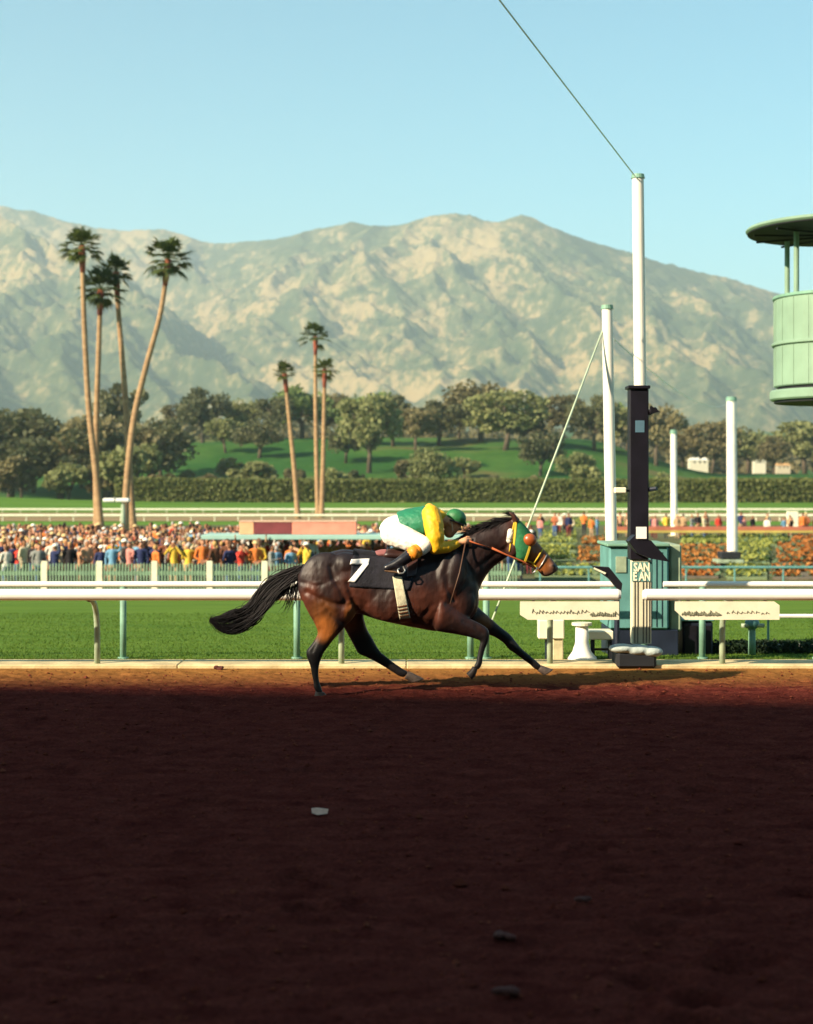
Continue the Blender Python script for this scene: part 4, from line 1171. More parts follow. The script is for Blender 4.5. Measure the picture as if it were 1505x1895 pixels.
g0 = P(884, 1219, 17.95)
cable([b+Vector((-.05, 0, -.25)), g0], .013, M['cable'], 'pale slanting guy wire from the shorter mast down to the turf behind the horse')
pts = [Vector(tB)+Vector((0, 0, -.3))]
for k in range(1, 13):
    t = k/12; p = Vector(tB).lerp(Vector(tC), t); p.z -= 2.2*t*(1-t)+.3*(1-t); pts.append(p)
cable(pts, .005, M['cabledark'], 'thin dark wire sagging from the shorter mast to the infield mast')
o = empty('winch_box', P(1355, 1030, 77)[:2]+(-2,), 'dark stepped box at the foot of the infield mast', 'box')
bx(1335, 1022, 1372, 1034, 76.5, 77.5, .03).build('lid', M['darkgrey'], o); bx(1328, 1036, 1378, 1043, 76.3, 77.6, .03).build('tray', M['greygreen'], o); bx(1340, 1043.5, 1368, 1047, 76.6, 77.4).build('foot', M['darkgrey'], o)

# ------------------------------------------------------------------ round tower at the right
TY = 30.0; tx = P(1566, 0, TY)[0]; s_ = TY/FPX
tw = empty('judges_tower', (tx, TY, tz1(tx, TY)), 'pale green round judges tower with a flat disc roof, cut by the right edge', 'tower')
def Zt(y): return CH-(y-HY)*s_
def disc(rad, z0, z1, name, m, bev=.03, n=64, parent=tw):
    mb = MB(); mb.tube([(tx, TY, z0), (tx, TY, z0+bev), (tx, TY, z1-bev), (tx, TY, z1)], [rad-bev, rad, rad, rad-bev], n); return mb.build(name, m, parent, smooth=False)
disc(1.82, Zt(428), Zt(420), 'roof', M['greenpale'])
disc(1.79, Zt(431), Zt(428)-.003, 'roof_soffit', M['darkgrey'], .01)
mb = MB()
for k in range(12):
    t = 2*math.pi*k/12; mb.box((-.01, 0, 0), (-.01, 0, 0)) if False else None
    mb.tube([(tx+.15*math.cos(t), TY+.15*math.sin(t), Zt(434)-.02), (tx+1.7*math.cos(t), TY+1.7*math.sin(t), Zt(434)-.02)], .022, 6)
mb.build('soffit_ribs', M['black'], tw)
disc(1.30, Zt(716), Zt(552), 'cab_wall', M['greenpale'], .02)
for k in range(24):
    t = 2*math.pi*k/24
    MB().tube([(tx+1.305*math.cos(t), TY+1.305*math.sin(t), Zt(714)), (tx+1.305*math.cos(t), TY+1.305*math.sin(t), Zt(556))], .006, 4).build('cab_seam', M['greenpale'], tw)
disc(1.345, Zt(640), Zt(634), 'cab_band', M['greenpale'], .01)
disc(1.33, Zt(554), Zt(548), 'sill_rail', M['tealpost'], .01)
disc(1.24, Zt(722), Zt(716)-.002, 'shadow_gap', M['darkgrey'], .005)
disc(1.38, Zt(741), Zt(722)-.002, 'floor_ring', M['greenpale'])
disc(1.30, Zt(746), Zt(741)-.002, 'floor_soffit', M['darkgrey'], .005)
for k in range(6):
    t = 2*math.pi*k/6+math.radians(205)
    MB().tube([(tx+1.14*math.cos(t), TY+1.14*math.sin(t), Zt(550)), (tx+1.14*math.cos(t), TY+1.14*math.sin(t), Zt(434))], .05, 10).build('roof_post', M['greenpale'], tw)
MB().tube([(tx, TY, tz1(tx, TY)-.05), (tx, TY, Zt(747))], [.40, .34], 24).build('stem', M['greenpale'], tw, smooth=True)

# ------------------------------------------------------------------ litter
mb = MB(); p = P(592, 1513, CH*FPX/(1513-HY)); X0, Y0 = p[0], p[1]
mb.add([(X0-.045,Y0-.02,.03),(X0-.01,Y0-.035,.022),(X0+.045,Y0-.01,.024),(X0+.05,Y0+.02,.045),(X0-.02,Y0+.03,.052),(X0-.05,Y0+.02,.05),(X0,Y0,.04)], [(0,1,6),(1,2,6),(2,3,6),(3,4,6),(4,5,6),(5,0,6)])
o = mb.build('paper_scrap', mat('paper', (.62,.36,.26), .9, .1, 30), loc=(X0, Y0, .03)); tag(o, 'crumpled scrap of pale paper lying in the shaded dirt', 'litter')
CL = mat('dirt_clod_earth', (.085,.026,.020), .95, .25, 12, .6)
for k, (x, y, s) in enumerate([(1075,1675,.035),(935,1742,.04),(930,1848,.05),(405,1240,.05)]):
    Yc = CH*FPX/(y-HY); p = P(x, y, Yc); mb = MB()
    r = random.Random(k)
    for j in range(5): mb.ball((p[0]+r.uniform(-1, 1)*s, Yc+r.uniform(-.5, .5)*s, .015+r.uniform(0, .4)*s), (s*r.uniform(.4, .8), s*.5, s*.32), 8, 6)
    me = remesh(mb, s*.16, 1, (p[0], Yc, 0), 'clod'); me.materials.append(CL)
    o = link('dirt_clod', me, None, (p[0], Yc, 0))
    tag(o, ['pale clod in the lower right dirt, middle of the three larger ones','pale clod in the dirt just above the lowest one','lowest and largest pale clod near the bottom edge','pale lump on the lit dirt below the left rail','small clod in the shaded dirt right of the paper scrap','small clod between the paper scrap and the right edge'][k], 'clod', 'clods of dirt on the track')

# ------------------------------------------------------------------ palms
PALMBARK = mat('palm_trunk', (.26,.155,.08), .9, col2=(.36,.23,.12), scale=1.0, stretch=(1, 1, 3), bump=.4)
SKIRT = mat('palm_red_brown_boots', (.26,.07,.04), .9, .3, 2)
FROND = leafmat('palm_fronds', (.028,.05,.014), (.10,.12,.025), .8)
def palm(tr, crown_r, Y, label, group, seed):
    """tr: trunk as photo pixels from top to base"""
    r = random.Random(seed); k = len(tr)
    w = [P(x, y, Y) for x, y in tr]
    w[-1] = (w[-1][0], Y, tz1(w[-1][0], Y)-.1)
    R = cr_interp([list(p) for p in reversed(w)], 8)
    crown_r *= .78
    root = empty('palm_tree', (w[-1][0], Y, tz1(w[-1][0], Y)), label, 'palm tree', group)
    n = len(R); mb = MB(); rad = [(.295-.115*(i/(n-1)))*(1+.3*max(0, 1-i/3.0)) for i in range(n)]
    mb.tube([tuple(p) for p in R], rad, 12); mb.build('trunk', PALMBARK, root, smooth=True)
    top = Vector(w[0]); dn = (Vector(R[-1])-Vector(R[-3])).normalized()
    mb = MB(); mb.tube([top-dn*1.9, top-dn*.9, top+dn*.2], [.20, .27, .24], 12); mb.build('boots', SKIRT, root, smooth=True)
    vs = []; fs = []
    nf = 38
    for i in range(nf):
        az = i*2.39996+r.uniform(-.3, .3); el = math.radians(80-132*(i/nf)**.85+r.uniform(-9, 9))
        if el < math.radians(-20) and r.random() < .5: continue
        d = Vector((math.cos(az)*math.cos(el), math.sin(az)*math.cos(el), math.sin(el)))
        side = d.cross(Vector((0, 0, 1))); side.normalize(); upv = side.cross(d)
        L1 = crown_r*r.uniform(.35, .75); c0 = top+dn*.2; c1 = c0+d*L1+Vector((0, 0, -.06*L1))
        vs += [c0-side*.04, c0+side*.04, c1+side*.03, c1-side*.03]; b0 = len(vs)-4; fs.append((b0, b0+1, b0+2, b0+3))
        L2 = crown_r*r.uniform(.5, .72)
        m_ = 15
        for j in range(m_):   # the fan
            a = math.radians(-78+156*j/(m_-1)); l = L2*(1-.28*abs(a)/1.4)*r.uniform(.85, 1.1)
            dd = (d*math.cos(a)+side*math.sin(a)); dr = Vector((0, 0, -1))*l*r.uniform(.10, .38)
            wv = (side*math.cos(a)-d*math.sin(a))*.085*crown_r/2.2+upv*r.uniform(-.03, .03)
            p1 = c1+dd*l*.55; p2 = c1+dd*l+dr
            b0 = len(vs); vs += [c1, p1-wv, p2, p1+wv]; fs.append((b0, b0+1, b0+2, b0+3))
    o = npmesh('crown', np.array([tuple(v) for v in vs]), np.array(fs), [FROND], False, parent=root)
g1 = 'tall fan palms of the left group'; g2 = 'fan palms of the right group'
palm([(152,460),(156,600),(164,750),(177,870),(187,985)], 2.15, 128, 'leftmost tall palm of the left group, crown against the ridge', g1, 1)
palm([(186,540),(183,640),(179,760),(178,870),(180,985)], 2.35, 129.5, 'second palm from the left with a shaggy round crown lower than the first', g1, 2)
palm([(215,508),(221,600),(231,720),(239,860),(247,978)], 1.9, 131, 'thin palm third from the left with a small sparse crown', g1, 3)
palm([(311,484),(297,580),(270,680),(249,770),(237,870),(229,978)], 2.3, 126, 'leaning palm, its trunk curving up to the right of the left group', g1, 4)
palm([(527,694),(535,770),(544,860),(552,952)], 1.75, 176, 'leftmost and shortest-trunked palm of the right group, set apart', g2, 5)
palm([(584,626),(584,720),(586,850),(589,953)], 2.2, 184, 'tallest palm of the right group with the highest round crown', g2, 6)
palm([(601,686),(600,760),(598,860),(595,953)], 1.8, 181, 'palm close beside the tallest one, crown half as high on it', g2, 7)

# twin lamp by the palms
lp = empty('lamp_post', P(228, 0, 104)[:2]+(-2,), 'short post with two white lamp heads standing in the crowd', 'lamp post')
c0 = P(228, 930, 104); MB().tube([(c0[0], 104, -2), (c0[0], 104, c0[2])], [.16, .13], 10).build('post', M['greygreen'], lp, smooth=True)
MB().tube([P(196, 925, 104), P(235, 927, 104)], .05, 8).build('arm', M['darkgrey'], lp)
for x0, x1 in ((192, 214), (216, 240)):
    a = P(x0, 922, 104); b = P(x1, 929, 104); MB().box((a[0], 103.7, b[2]), (b[0], 104.3, a[2]), .05).build('lamp_head', M['white'], lp)

# ------------------------------------------------------------------ far hedge and trees
HED = leafmat('hedge_leaves', (.12,.13,.036), (.17,.18,.055), .05)
def hedge(x0, x1, Y, h, d, n, label, top=None):
    r = np.random.default_rng(int(Y+x0+n)); a, b = P(x0, 0, Y)[0], P(x1, 0, Y)[0]
    root = empty('hedge', ((a+b)/2, Y, tz1((a+b)/2, Y)), label, 'hedge')
    X = r.uniform(a, b, n); face = r.random(n)
    Yv = np.where(face < .6, Y-d/2+r.normal(0, .25, n), Y+r.uniform(-d/2, d/2, n))
    Z = np.where(face < .6, r.uniform(0, h, n), h+r.normal(0, .12, n)) + .25*pnoise(X/9, Yv/9)
    c_ = np.stack([X, Yv, tz(X, Yv)+Z], 1)
    v, f = leafquads(c_, .30, r, .8)
    npmesh('foliage', v, f, [HED], False, parent=root)
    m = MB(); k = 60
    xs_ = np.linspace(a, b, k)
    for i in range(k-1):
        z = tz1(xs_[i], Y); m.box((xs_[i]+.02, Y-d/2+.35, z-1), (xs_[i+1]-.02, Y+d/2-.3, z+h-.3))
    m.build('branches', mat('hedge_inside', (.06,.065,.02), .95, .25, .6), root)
hedge(215, 2100, 319.5, 4.4, 3.0, 52000, 'long clipped olive hedge along the far side of the far turf')

def tree_mesh(kind, seed):
    """crown and trunk meshes of one tree, base at the origin, about 12 m tall"""
    r = np.random.default_rng(seed); H_, W_ = {'oak': (12, 7.5), 'tall': (15, 5.2), 'bush': (6, 4.2)}[kind]
    nl = {'oak': 30, 'tall': 26, 'bush': 16}[kind]; leaves = []
    zb = H_*(.42 if kind != 'bush' else .30)
    mb = MB(); tr = [(0, 0, -.6), (r.normal()*.3, r.normal()*.3, zb*.6), (r.normal()*.6, r.normal()*.6, zb)]
    mb.tube(tr, [.55, .42, .34] if kind != 'bush' else [.25, .2, .15], 8)
    for k in range(nl):
        a = r.uniform(0, 2*math.pi); rr_ = math.sqrt(r.uniform(0, 1))*W_*.75; z = zb+(H_-zb)*r.uniform(0, 1)*(1-.35*(rr_/W_)**2)
        c_ = np.array([rr_*math.cos(a), rr_*math.sin(a), z]); s = W_*r.uniform(.20, .36)
        n = int(95*(1 if kind != 'bush' else .8))
        d = r.normal(size=(n, 3)); d /= np.linalg.norm(d, axis=1)[:, None]
        leaves.append(c_+d*np.array([s, s, s*.7])*r.uniform(.55, 1.08, (n, 1)))
        if k % 2 == 0: mb.tube([tr[1+(k % 4 == 0)], tuple((np.array(tr[2])+c_)/2+r.normal(size=3)*.3), tuple(c_)], [.22, .12, .05], 5)
    v, f = leafquads(np.concatenate(leaves), .46, r, .75)
    return v, f, mb
TREEG = {'dark': leafmat('dark_tree_leaves', (.060,.070,.034), (.15,.145,.065), .15), 'olive': leafmat('olive_tree_leaves', (.13,.145,.055), (.26,.26,.10), .15), 'green': leafmat('green_tree_leaves', (.10,.145,.045), (.22,.27,.08), .15), 'brown': leafmat('brownish_tree_leaves', (.11,.095,.045), (.22,.185,.085), .15)}
protos = {}
for kind in ('oak', 'tall', 'bush'):
    for q in range(3):
        v, f, mb = tree_mesh(kind, 100+q*7+len(kind))
        for tone, m in TREEG.items():
            cm = None
            protos[(kind, q, tone)] = [v, f, mb, m, None, None]
def place_tree(x, ybase, Y, hpx, kind, tone, q, label, wsc=1.0):
    """x, ybase, hpx in photo pixels at distance Y"""
    X = P(x, 0, Y)[0]; z = tz1(X, Y); pr = protos[(kind, q, tone)]
    root = empty('tree', (X, Y, z), label, 'tree', 'trees on the slope beyond the far hedge')
    h = hpx*Y/FPX; s = h/{'oak': 12.5, 'tall': 15.5, 'bush': 6.3}[kind]
    root.scale = (s*wsc, s*wsc, s); root.rotation_euler = (0, 0, (x*.37+Y) % 6.28)
    if pr[4] is None:
        me = bpy.data.meshes.new('crown'); me.from_pydata([tuple(p) for p in pr[0]], [], [tuple(k) for k in pr[1]]); me.materials.append(pr[3]); me.update(); pr[4] = me
        pr[5] = pr[2].mesh('trunk', (0, 0, 0), [M['bark']], True)
    c_ = bpy.data.objects.new('crown', pr[4]); COL.objects.link(c_); c_.parent = root
    t_ = bpy.data.objects.new('trunk', pr[5]); COL.objects.link(t_); t_.parent = root
TS = [  # x, distance, height px, kind, tone
 (18,352,112,'oak','dark','darkest broad tree at the far left edge'),(62,372,105,'oak','brown','brownish broad tree second from the left edge'),(112,345,96,'oak','dark','dark rounded tree left of the first palm trunk'),
 (150,380,100,'oak','olive','olive tree right behind the two left palm trunks'),(198,350,118,'oak','brown','brownish tree between the two pairs of palm trunks'),(222,392,150,'tall','dark','tall dark tree rising behind the third palm'),
 (270,360,112,'oak','dark','dark tree just right of the left palm group'),(246,330,72,'bush','olive','olive shrub at the foot of the left palm group'),(175,334,60,'bush','brown','brown shrub beside the base of the left palms'),
 (298,385,92,'oak','dark','dark tree with a flat top at the left end of the green slope'),(125,332,66,'bush','olive','olive shrub left of the palm bases'),(375,470,86,'oak','dark','dark tree on the skyline left of the slope top'),
 (418,440,62,'oak','olive','olive tree on the slope top behind the bare patch'),(455,480,84,'oak','olive','light olive tree on the skyline in the middle left'),(480,430,58,'oak','dark','small dark tree in front of the middle left skyline'),
 (512,470,84,'oak','dark','dark skyline tree left of the short right palm'),(560,480,92,'oak','green','green skyline tree behind the right palm group'),(382,352,52,'bush','brown','brown round bush low on the green slope'),
 (463,360,54,'bush','olive','olive bush low on the green slope centre left'),(505,345,42,'bush','dark','small dark bush below the slope centre'),(640,420,70,'oak','dark','dark tree right of the right palm group'),
 (683,400,118,'oak','olive','large olive tree on its own in the middle of the slope'),(655,460,100,'tall','green','taller green tree behind the large olive one'),(728,455,84,'oak','dark','dark tree right behind the large olive tree'),
 (770,440,92,'oak','brown','brownish tree above the jockey on the skyline'),(805,352,86,'oak','olive','broad olive tree low on the slope above the jockey cap'),(812,465,80,'oak','dark','dark skyline tree above the low broad olive one'),
 (760,372,56,'bush','brown','brown bush left of the low broad olive tree'),(890,470,96,'oak','brown','brownish tree standing alone above the bare slope'),(850,480,70,'oak','olive','olive skyline tree left of the bare slope'),
 (935,440,98,'oak','olive','olive tree right of the open green slope'),(968,452,92,'oak','dark','dark skyline tree above the horse head'),(1000,400,68,'oak','dark','dark tree left of the slanting guy wire'),
 (1040,470,84,'oak','brown','brownish tree behind the top of the slanting guy wire'),(1062,385,62,'oak','olive','olive tree right of the slanting guy wire'),(1100,450,82,'oak','dark','dark tree just left of the shorter mast'),
 (1160,470,84,'oak','olive','olive tree behind the black finish post'),(1215,450,108,'oak','brown','brownish tree right of the black finish post'),(1265,500,84,'oak','brown','pale brown tree right of the far faint mast'),
 (1318,480,82,'oak','brown','brown tree left of the infield mast'),(1385,500,84,'oak','olive','olive tree right of the infield mast'),(1432,480,72,'oak','brown','brown tree below the judges tower'),(1490,500,80,'oak','olive','olive tree at the right edge below the tower'),
 (1545,480,80,'oak','dark','dark tree past the right edge of the slope'),(-40,365,110,'oak','dark','dark tree past the left edge of the slope'),
 (330,500,78,'oak','brown','far brown tree left of the dark skyline tree'),(600,500,74,'oak','brown','far brown tree between the right palm trunks'),(700,510,84,'oak','green','far green tree over the large olive one'),
 (1130,510,80,'oak','green','far green tree behind the shorter mast'),(1350,520,86,'oak','dark','far dark tree behind the infield mast'),(905,355,44,'bush','dark','dark bush low on the slope right of the jockey cap'),(40,338,58,'bush','brown','brown shrub low at the far left edge'),(300,340,50,'bush','brown','brown shrub where the green slope begins at left'),
 (345,368,34,'bush','olive','small olive bush left of the brown round bush on the slope'),(430,395,38,'bush','olive','small olive bush high on the slope left of centre'),(545,372,40,'bush','brown','brown bush low on the slope behind the short right palm'),
 (622,350,46,'bush','olive','olive bush just above the hedge right of the tallest palm'),(660,372,36,'bush','dark','small dark bush at the foot of the large olive tree'),(860,395,34,'bush','olive','small olive bush on the open slope right of the low broad tree'),
 (990,362,42,'bush','brown','brown bush above the hedge crossed by the guy wire'),(1090,356,50,'bush','olive','olive bush above the hedge beside the shorter mast'),(1230,365,44,'bush','olive','olive bush above the hedge by the far faint mast')]
for i, (x, Y, h, kind, tone, lab) in enumerate(TS):
    if x < 330: h *= 1.2
    h *= (1.2, .92, 1.1, .84, 1.15, 1.0, .95)[i % 7]
    place_tree(x, 0, Y, h, kind, tone, i % 3, lab, (1.12, .9, 1.3, 1.0)[i % 4])
# far belt of trees in the valley, one mass
r = np.random.default_rng(21); n = 60000
cl = r.uniform(-1, 1, 520); cy = r.uniform(600, 1500, 520); cx = cl*cy*.42
idx = r.integers(0, 520, n); s = r.uniform(4, 10, 520)
d = r.normal(size=(n, 3)); d /= np.linalg.norm(d, axis=1)[:, None]
c_ = np.stack([cx[idx], cy[idx], tz(cx, cy)[idx]+s[idx]*.7], 1)+d*np.stack([s[idx], s[idx], s[idx]*.8], 1)
v, f = leafquads(c_, 1.6, r, .8); o = npmesh('distant_woods', v, f, [TREEG['brown']], False); tag(o, 'far belt of woods across the valley below the mountains', 'woods', kind='stuff')

# a few houses on the valley floor
def house(x, Y, wpx, hpx, label, roofcol, wallcol, base):
    X = P(x, 0, Y)[0]; z = base; w = wpx*Y/FPX/2; h = hpx*Y/FPX; d = w*.7
    o = empty('house', (X, Y, z), label, 'house', 'small far buildings')
    MB().box((X-w, Y-d, z-8), (X+w, Y+d, z+h*.55)).build('wall', mat('house_wall', wallcol, .8, .05), o)
    mb = MB(); e = 1.08
    A = [(X-w*e, Y-d*e, z+h*.56), (X+w*e, Y-d*e, z+h*.56), (X+w*e, Y+d*e, z+h*.56), (X-w*e, Y+d*e, z+h*.56), (X-w*.8, Y, z+h), (X+w*.8, Y, z+h)]
    mb.add(A, [(0,1,5,4),(2,3,4,5),(1,2,5),(3,0,4),(3,2,1,0)]); mb.build('roof', mat('house_roof', roofcol, .8, .08), o)
    for k in (-.5, .1, .6): MB().box((X+w*k-w*.1, Y-d-.06, z+h*.15), (X+w*k+w*.1, Y-d-.01, z+h*.4)).build('window', M['darkgrey'], o)
for a in ((1292,560,34,12,'white gabled house between the far mast and the infield mast',(.75,.70,.58),(.6,.55,.42),CH-(848-HY)*560/FPX-2),
          (1405,590,22,9,'small pale house with cream roof below the judges tower',(.6,.55,.4),(.6,.55,.42),CH-(853-HY)*590/FPX-1),
          (1448,580,26,10,'tan house with an orange-brown roof at the right edge',(.5,.28,.12),(.5,.42,.3),CH-(862-HY)*580/FPX-1),
          (1420,700,30,9,'long low white house higher up below the tower',(.7,.68,.6),(.6,.58,.5),CH-(832-HY)*700/FPX-1),
          (1175,2400,26,7,'far white building on the valley slope right of the finish post',(.7,.66,.55),(.6,.55,.45),tz1(P(1165,0,2400)[0],2400)),
          (1090,3000,30,7,'far pale building at the foot of the mountain left of the shorter mast',(.7,.66,.55),(.6,.55,.45),tz1(P(1080,0,3000)[0],3000)),
          (125,1300,34,8,'far pale building among the trees at left',(.6,.62,.58),(.5,.5,.45),tz1(P(132,0,1300)[0],1300)+6)):
    house(*a)
# ------------------------------------------------------------------ far rails, tents, flower beds
def farrail(Y, z, x0, x1, label, step=2.4, r=.07, m='cream'):
    a, b = P(x0, 0, Y)[0], P(x1, 0, Y)[0]; zg = tz1(0, Y)
    o = empty('far_rail', (a, Y, zg), label, 'rail', 'cream rails of the far track')
    MB().tube([(a, Y, zg+z), ((a+b)/2, Y, zg+z), (b, Y, zg+z)], r, 8).build('top_rail', M[m], o)
    mb = MB(); x = a
    while x < b: mb.tube([(x, Y, zg-.1), (x, Y, zg+z-.05)], .05, 5); x += step
    mb.build('posts', M['cream'], o)['kind'] = 'stuff'
farrail(213, .42, -300, 1900, 'cream rail along the far side of the far dirt track', r=.13)
farrail(165.2, .6, -300, 1900, 'cream rail along the near side of the far dirt track', r=.12)
# red and yellow banner fence at the right
YB = 110.0
o = empty('banner_fence', P(1350, 0, YB)[:2]+(-2,), 'long low fence hung with a red band over a yellow band behind the flower beds', 'fence')
a, b = P(1120, 0, YB)[0], P(1640, 0, YB)[0]
MB().box((a, YB, CH-(981.5-HY)*YB/FPX), (b, YB+.1, CH-(974.5-HY)*YB/FPX)).build('red_band', mat('red_banner', (.38,.12,.07), .8, .12, 1), o)
MB().box((a, YB, CH-(986-HY)*YB/FPX), (b, YB+.1, CH-(981.7-HY)*YB/FPX)).build('yellow_band', mat('yellow_banner', (.42,.32,.08), .8, .12, 1), o)
# salmon boxes on a long flat canopy behind the picket fence
YA = 62.0
o = empty('canopy', P(540, 0, YA)[:2]+(-2,), 'long flat canopy with a pale teal edge over the crowd behind the horse', 'canopy')
a, b = P(372, 0, YA)[0], P(985, 0, YA)[0]; zt, zb = CH-(990-HY)*YA/FPX, CH-(999-HY)*YA/FPX
MB().box((a, YA, zb), (b, YA+2.6, zt), .02).build('roof_slab', mat('pale_teal_fascia', (.30,.48,.42), .6, .06, 2), o)
for x in (400, 548, 690, 840, 965):
    c0 = P(x, 0, YA+.5); MB().tube([(c0[0], YA+.5, -2.02), (c0[0], YA+.5, zb-.002)], .05, 8).build('post', M['darkgrey'], o)
for (x0, x1, m, lab, nm) in ((443, 470, mat('peach_board', (.72,.36,.20), .7, .1, 2), 'small peach box at the left end on the flat canopy', 0), (470.6, 540, mat('maroon_board', (.17,.035,.04), .7, .15, 2), 'dark maroon box on the flat canopy', 0), (540.6, 660, mat('salmon_board', (.66,.24,.17), .7, .1, 2), 'long salmon pink box on the flat canopy', 0)):
    Y_b = YA+.5; A = P(x0, 966, Y_b); B = P(x1, 989, Y_b)
    c_ = empty('box_planter', (A[0], Y_b, zt+.003), lab, 'box', 'coloured boxes on the canopy')
    MB().box((A[0], Y_b, zt+.003), (B[0], Y_b+1.0, A[2]), .02).build('side_panels', m, c_)
    MB().box((A[0]-.01, Y_b-.02, A[2]+.003), (B[0]-.01, Y_b+1.02, A[2]+.045)).build('rim', mat('salmon_rim', (.62,.40,.28), .7), c_)
# flower beds
def bed(x0, x1, y0, y1, m, soil, label, dens=1.0, hgt=.16):
    """bed seen between photo rows y0 (far) and y1 (near) on the infield lawn"""
    Y0, Y1 = 3.95*FPX/(y0-HY), 3.95*FPX/(y1-HY)
    r = np.random.default_rng(int(x0+y0)); Ym = (Y0+Y1)/2
    o = empty('flower_bed', P((x0+x1)/2, 0, Ym)[:2]+(-2,), label, 'flower bed', 'flower beds on the infield')
    a, b = x0, x1
    mb = MB(); q = [( (a-CX)*Y1/FPX, Y1, -1.99), ((b-CX)*Y1/FPX, Y1, -1.99), ((b-CX)*Y0/FPX, Y0, -1.99), ((a-CX)*Y0/FPX, Y0, -1.99)]
    mb.prism(q, (0, 0, .06)); mb.build('soil', soil, o)
    rows = max(2, int((Y0-Y1)/2.6)); cs = []
    for k in range(rows):
        Yr = Y1+(k+.5)*(Y0-Y1)/rows; n = int(80*dens*(b-a)/100*Yr/70)
        u = r.uniform(0, 1, n); X = (a+(b-a)*u-CX)*Yr/FPX
        gap = pnoise(X/2.2+k*3.1, np.full(n, k*1.7+a)) > -.38
        X = X[gap]; n = len(X)
        cs.append(np.stack([X, Yr+r.normal(0, .16, n), -1.9+hgt*r.uniform(.2, 1, n)+.0*X], 1))
    c_ = np.concatenate(cs); v, f = leafquads(c_, .12, r, .9)
    npmesh('flowers', v, f, [m], False, parent=o)['kind'] = 'stuff'
    g_ = c_+np.array([0, .05, -.12]); v, f = leafquads(g_+r.normal(0, .1, g_.shape), .13, r, .8); npmesh('leaves', v, f, [SAGE], False, parent=o)['kind'] = 'stuff'
ORF = leafmat('orange_petals', (.36,.11,.025), (.46,.20,.05), 3); YEF = leafmat('yellow_petals', (.25,.26,.05), (.34,.36,.09), 3)
SOIL = mat('bed_soil', (.14,.11,.07), .95, .3, 3); LAWN2 = mat('bed_lawn', (.17,.21,.09), .95, .2, 2)
bed(1262, 1345, 1014, 1046, ORF, SOIL, 'orange flower bed left of the infield mast', 1.6)
bed(1262, 1330, 1050, 1072, ORF, SOIL, 'orange flower bed close behind the rail right of the teal stand', 1.6)
bed(1440, 1560, 1010, 1046, ORF, SOIL, 'orange flower bed at the right edge of the infield', 1.6)
bed(1430, 1560, 1050, 1074, ORF, SOIL, 'nearer orange flower bed at the right edge', 1.6)
bed(1466, 1560, 995, 1007, ORF, SOIL, 'farthest orange flower strip at the right edge', 1.4)
bed(1262, 1460, 994, 1010, YEF, LAWN2, 'wide yellow flower bed beyond the orange ones, right of the stand', 1.1)
bed(1350, 1425, 1012, 1044, YEF, LAWN2, 'yellow flower bed between the two orange ones', 1.1)
bed(1345, 1420, 1050, 1074, YEF, LAWN2, 'small near yellow flower bed under the infield mast', .9)
bed(1078, 1122, 998, 1012, ORF, SOIL, 'small orange bed just left of the teal stand, far part', 1.5)
bed(1072, 1122, 1018, 1044, ORF, SOIL, 'small orange bed just left of the teal stand, near part', 1.4)
bed(1000, 1066, 985, 1008, YEF, LAWN2, 'yellow flower bed beyond the horse muzzle', 1.0)
bed(985, 1066, 1014, 1040, YEF, LAWN2, 'yellow flower bed right in front of the horse muzzle', 1.1)
bed(990, 1120, 1050, 1072, YEF, LAWN2, 'thin yellow flower bed under the horse muzzle just above the rail', .7)
bed(1020, 1100, 962, 978, YEF, LAWN2, 'farthest yellow flower bed above the horse head', 1.0)
MB_ = MB(); zf_ = CH-(1050-HY)*61/FPX
o = empty('garden_rail', P(1300, 0, 61)[:2]+(-2,), 'long thin teal rail across the infield flower beds', 'rail')
MB().tube([(P(985, 0, 61)[0], 61, zf_), (P(1640, 0, 61)[0], 61, zf_)], .05, 8).build('bar', M['teal'], o)
for x in range(1000, 1640, 90): MB().tube([(P(x, 0, 61)[0], 61, -2), (P(x, 0, 61)[0], 61, zf_-.05)], .035, 6).build('stake', M['teal'], o)
# white notice board far right
o = empty('notice_board', P(1467, 0, 125)[:2]+(-2,), 'plain white notice board on a post beyond the flower beds', 'sign')
bx(1457, 946, 1478, 978, 125, 125.2, .03).build('panel', M['cream'], o); c0 = P(1467, 0, 125.3); MB().tube([(c0[0], 125.3, -2), (c0[0], 125.3, CH-(960-HY)*125/FPX)], .08, 6).build('post', M['darkgrey'], o)

# ------------------------------------------------------------------ the crowd
SHIRTS = {'white': (.75,.70,.60), 'red': (.60,.05,.03), 'orange': (.72,.20,.04), 'yellow': (.78,.52,.06), 'light blue': (.16,.34,.50), 'navy': (.02,.03,.10), 'tan': (.48,.30,.16), 'brown': (.16,.06,.03),
          'cream': (.68,.56,.36), 'rust': (.40,.12,.05), 'grey': (.26,.27,.25), 'dark green': (.04,.12,.06), 'pink': (.68,.28,.24), 'black': (.015,.012,.015), 'peach': (.70,.38,.22)}
TRO = {'dark': (.025,.022,.03), 'tan': (.36,.24,.14), 'blue': (.05,.09,.20), 'maroon': (.16,.03,.03)}
HAIRC = {'dark hair': (.018,.012,.01), 'brown hair': (.10,.045,.02), 'grey hair': (.38,.36,.33), 'a white sun hat': (.80,.76,.66), 'a straw hat': (.58,.42,.20), 'blond hair': (.45,.28,.10)}
SM = {k: mat('shirt_'+k.replace(' ', '_'), tuple(q*.78 for q in c_), .85, .12, 8) for k, c_ in SHIRTS.items()}
TM = {k: mat('trousers_'+k, c_, .85, .12, 8) for k, c_ in TRO.items()}
HM = {k: mat('headwear_'+k.replace('a ', '').replace(' ', '_'), c_, .8, .12, 20) for k, c_ in HAIRC.items()}
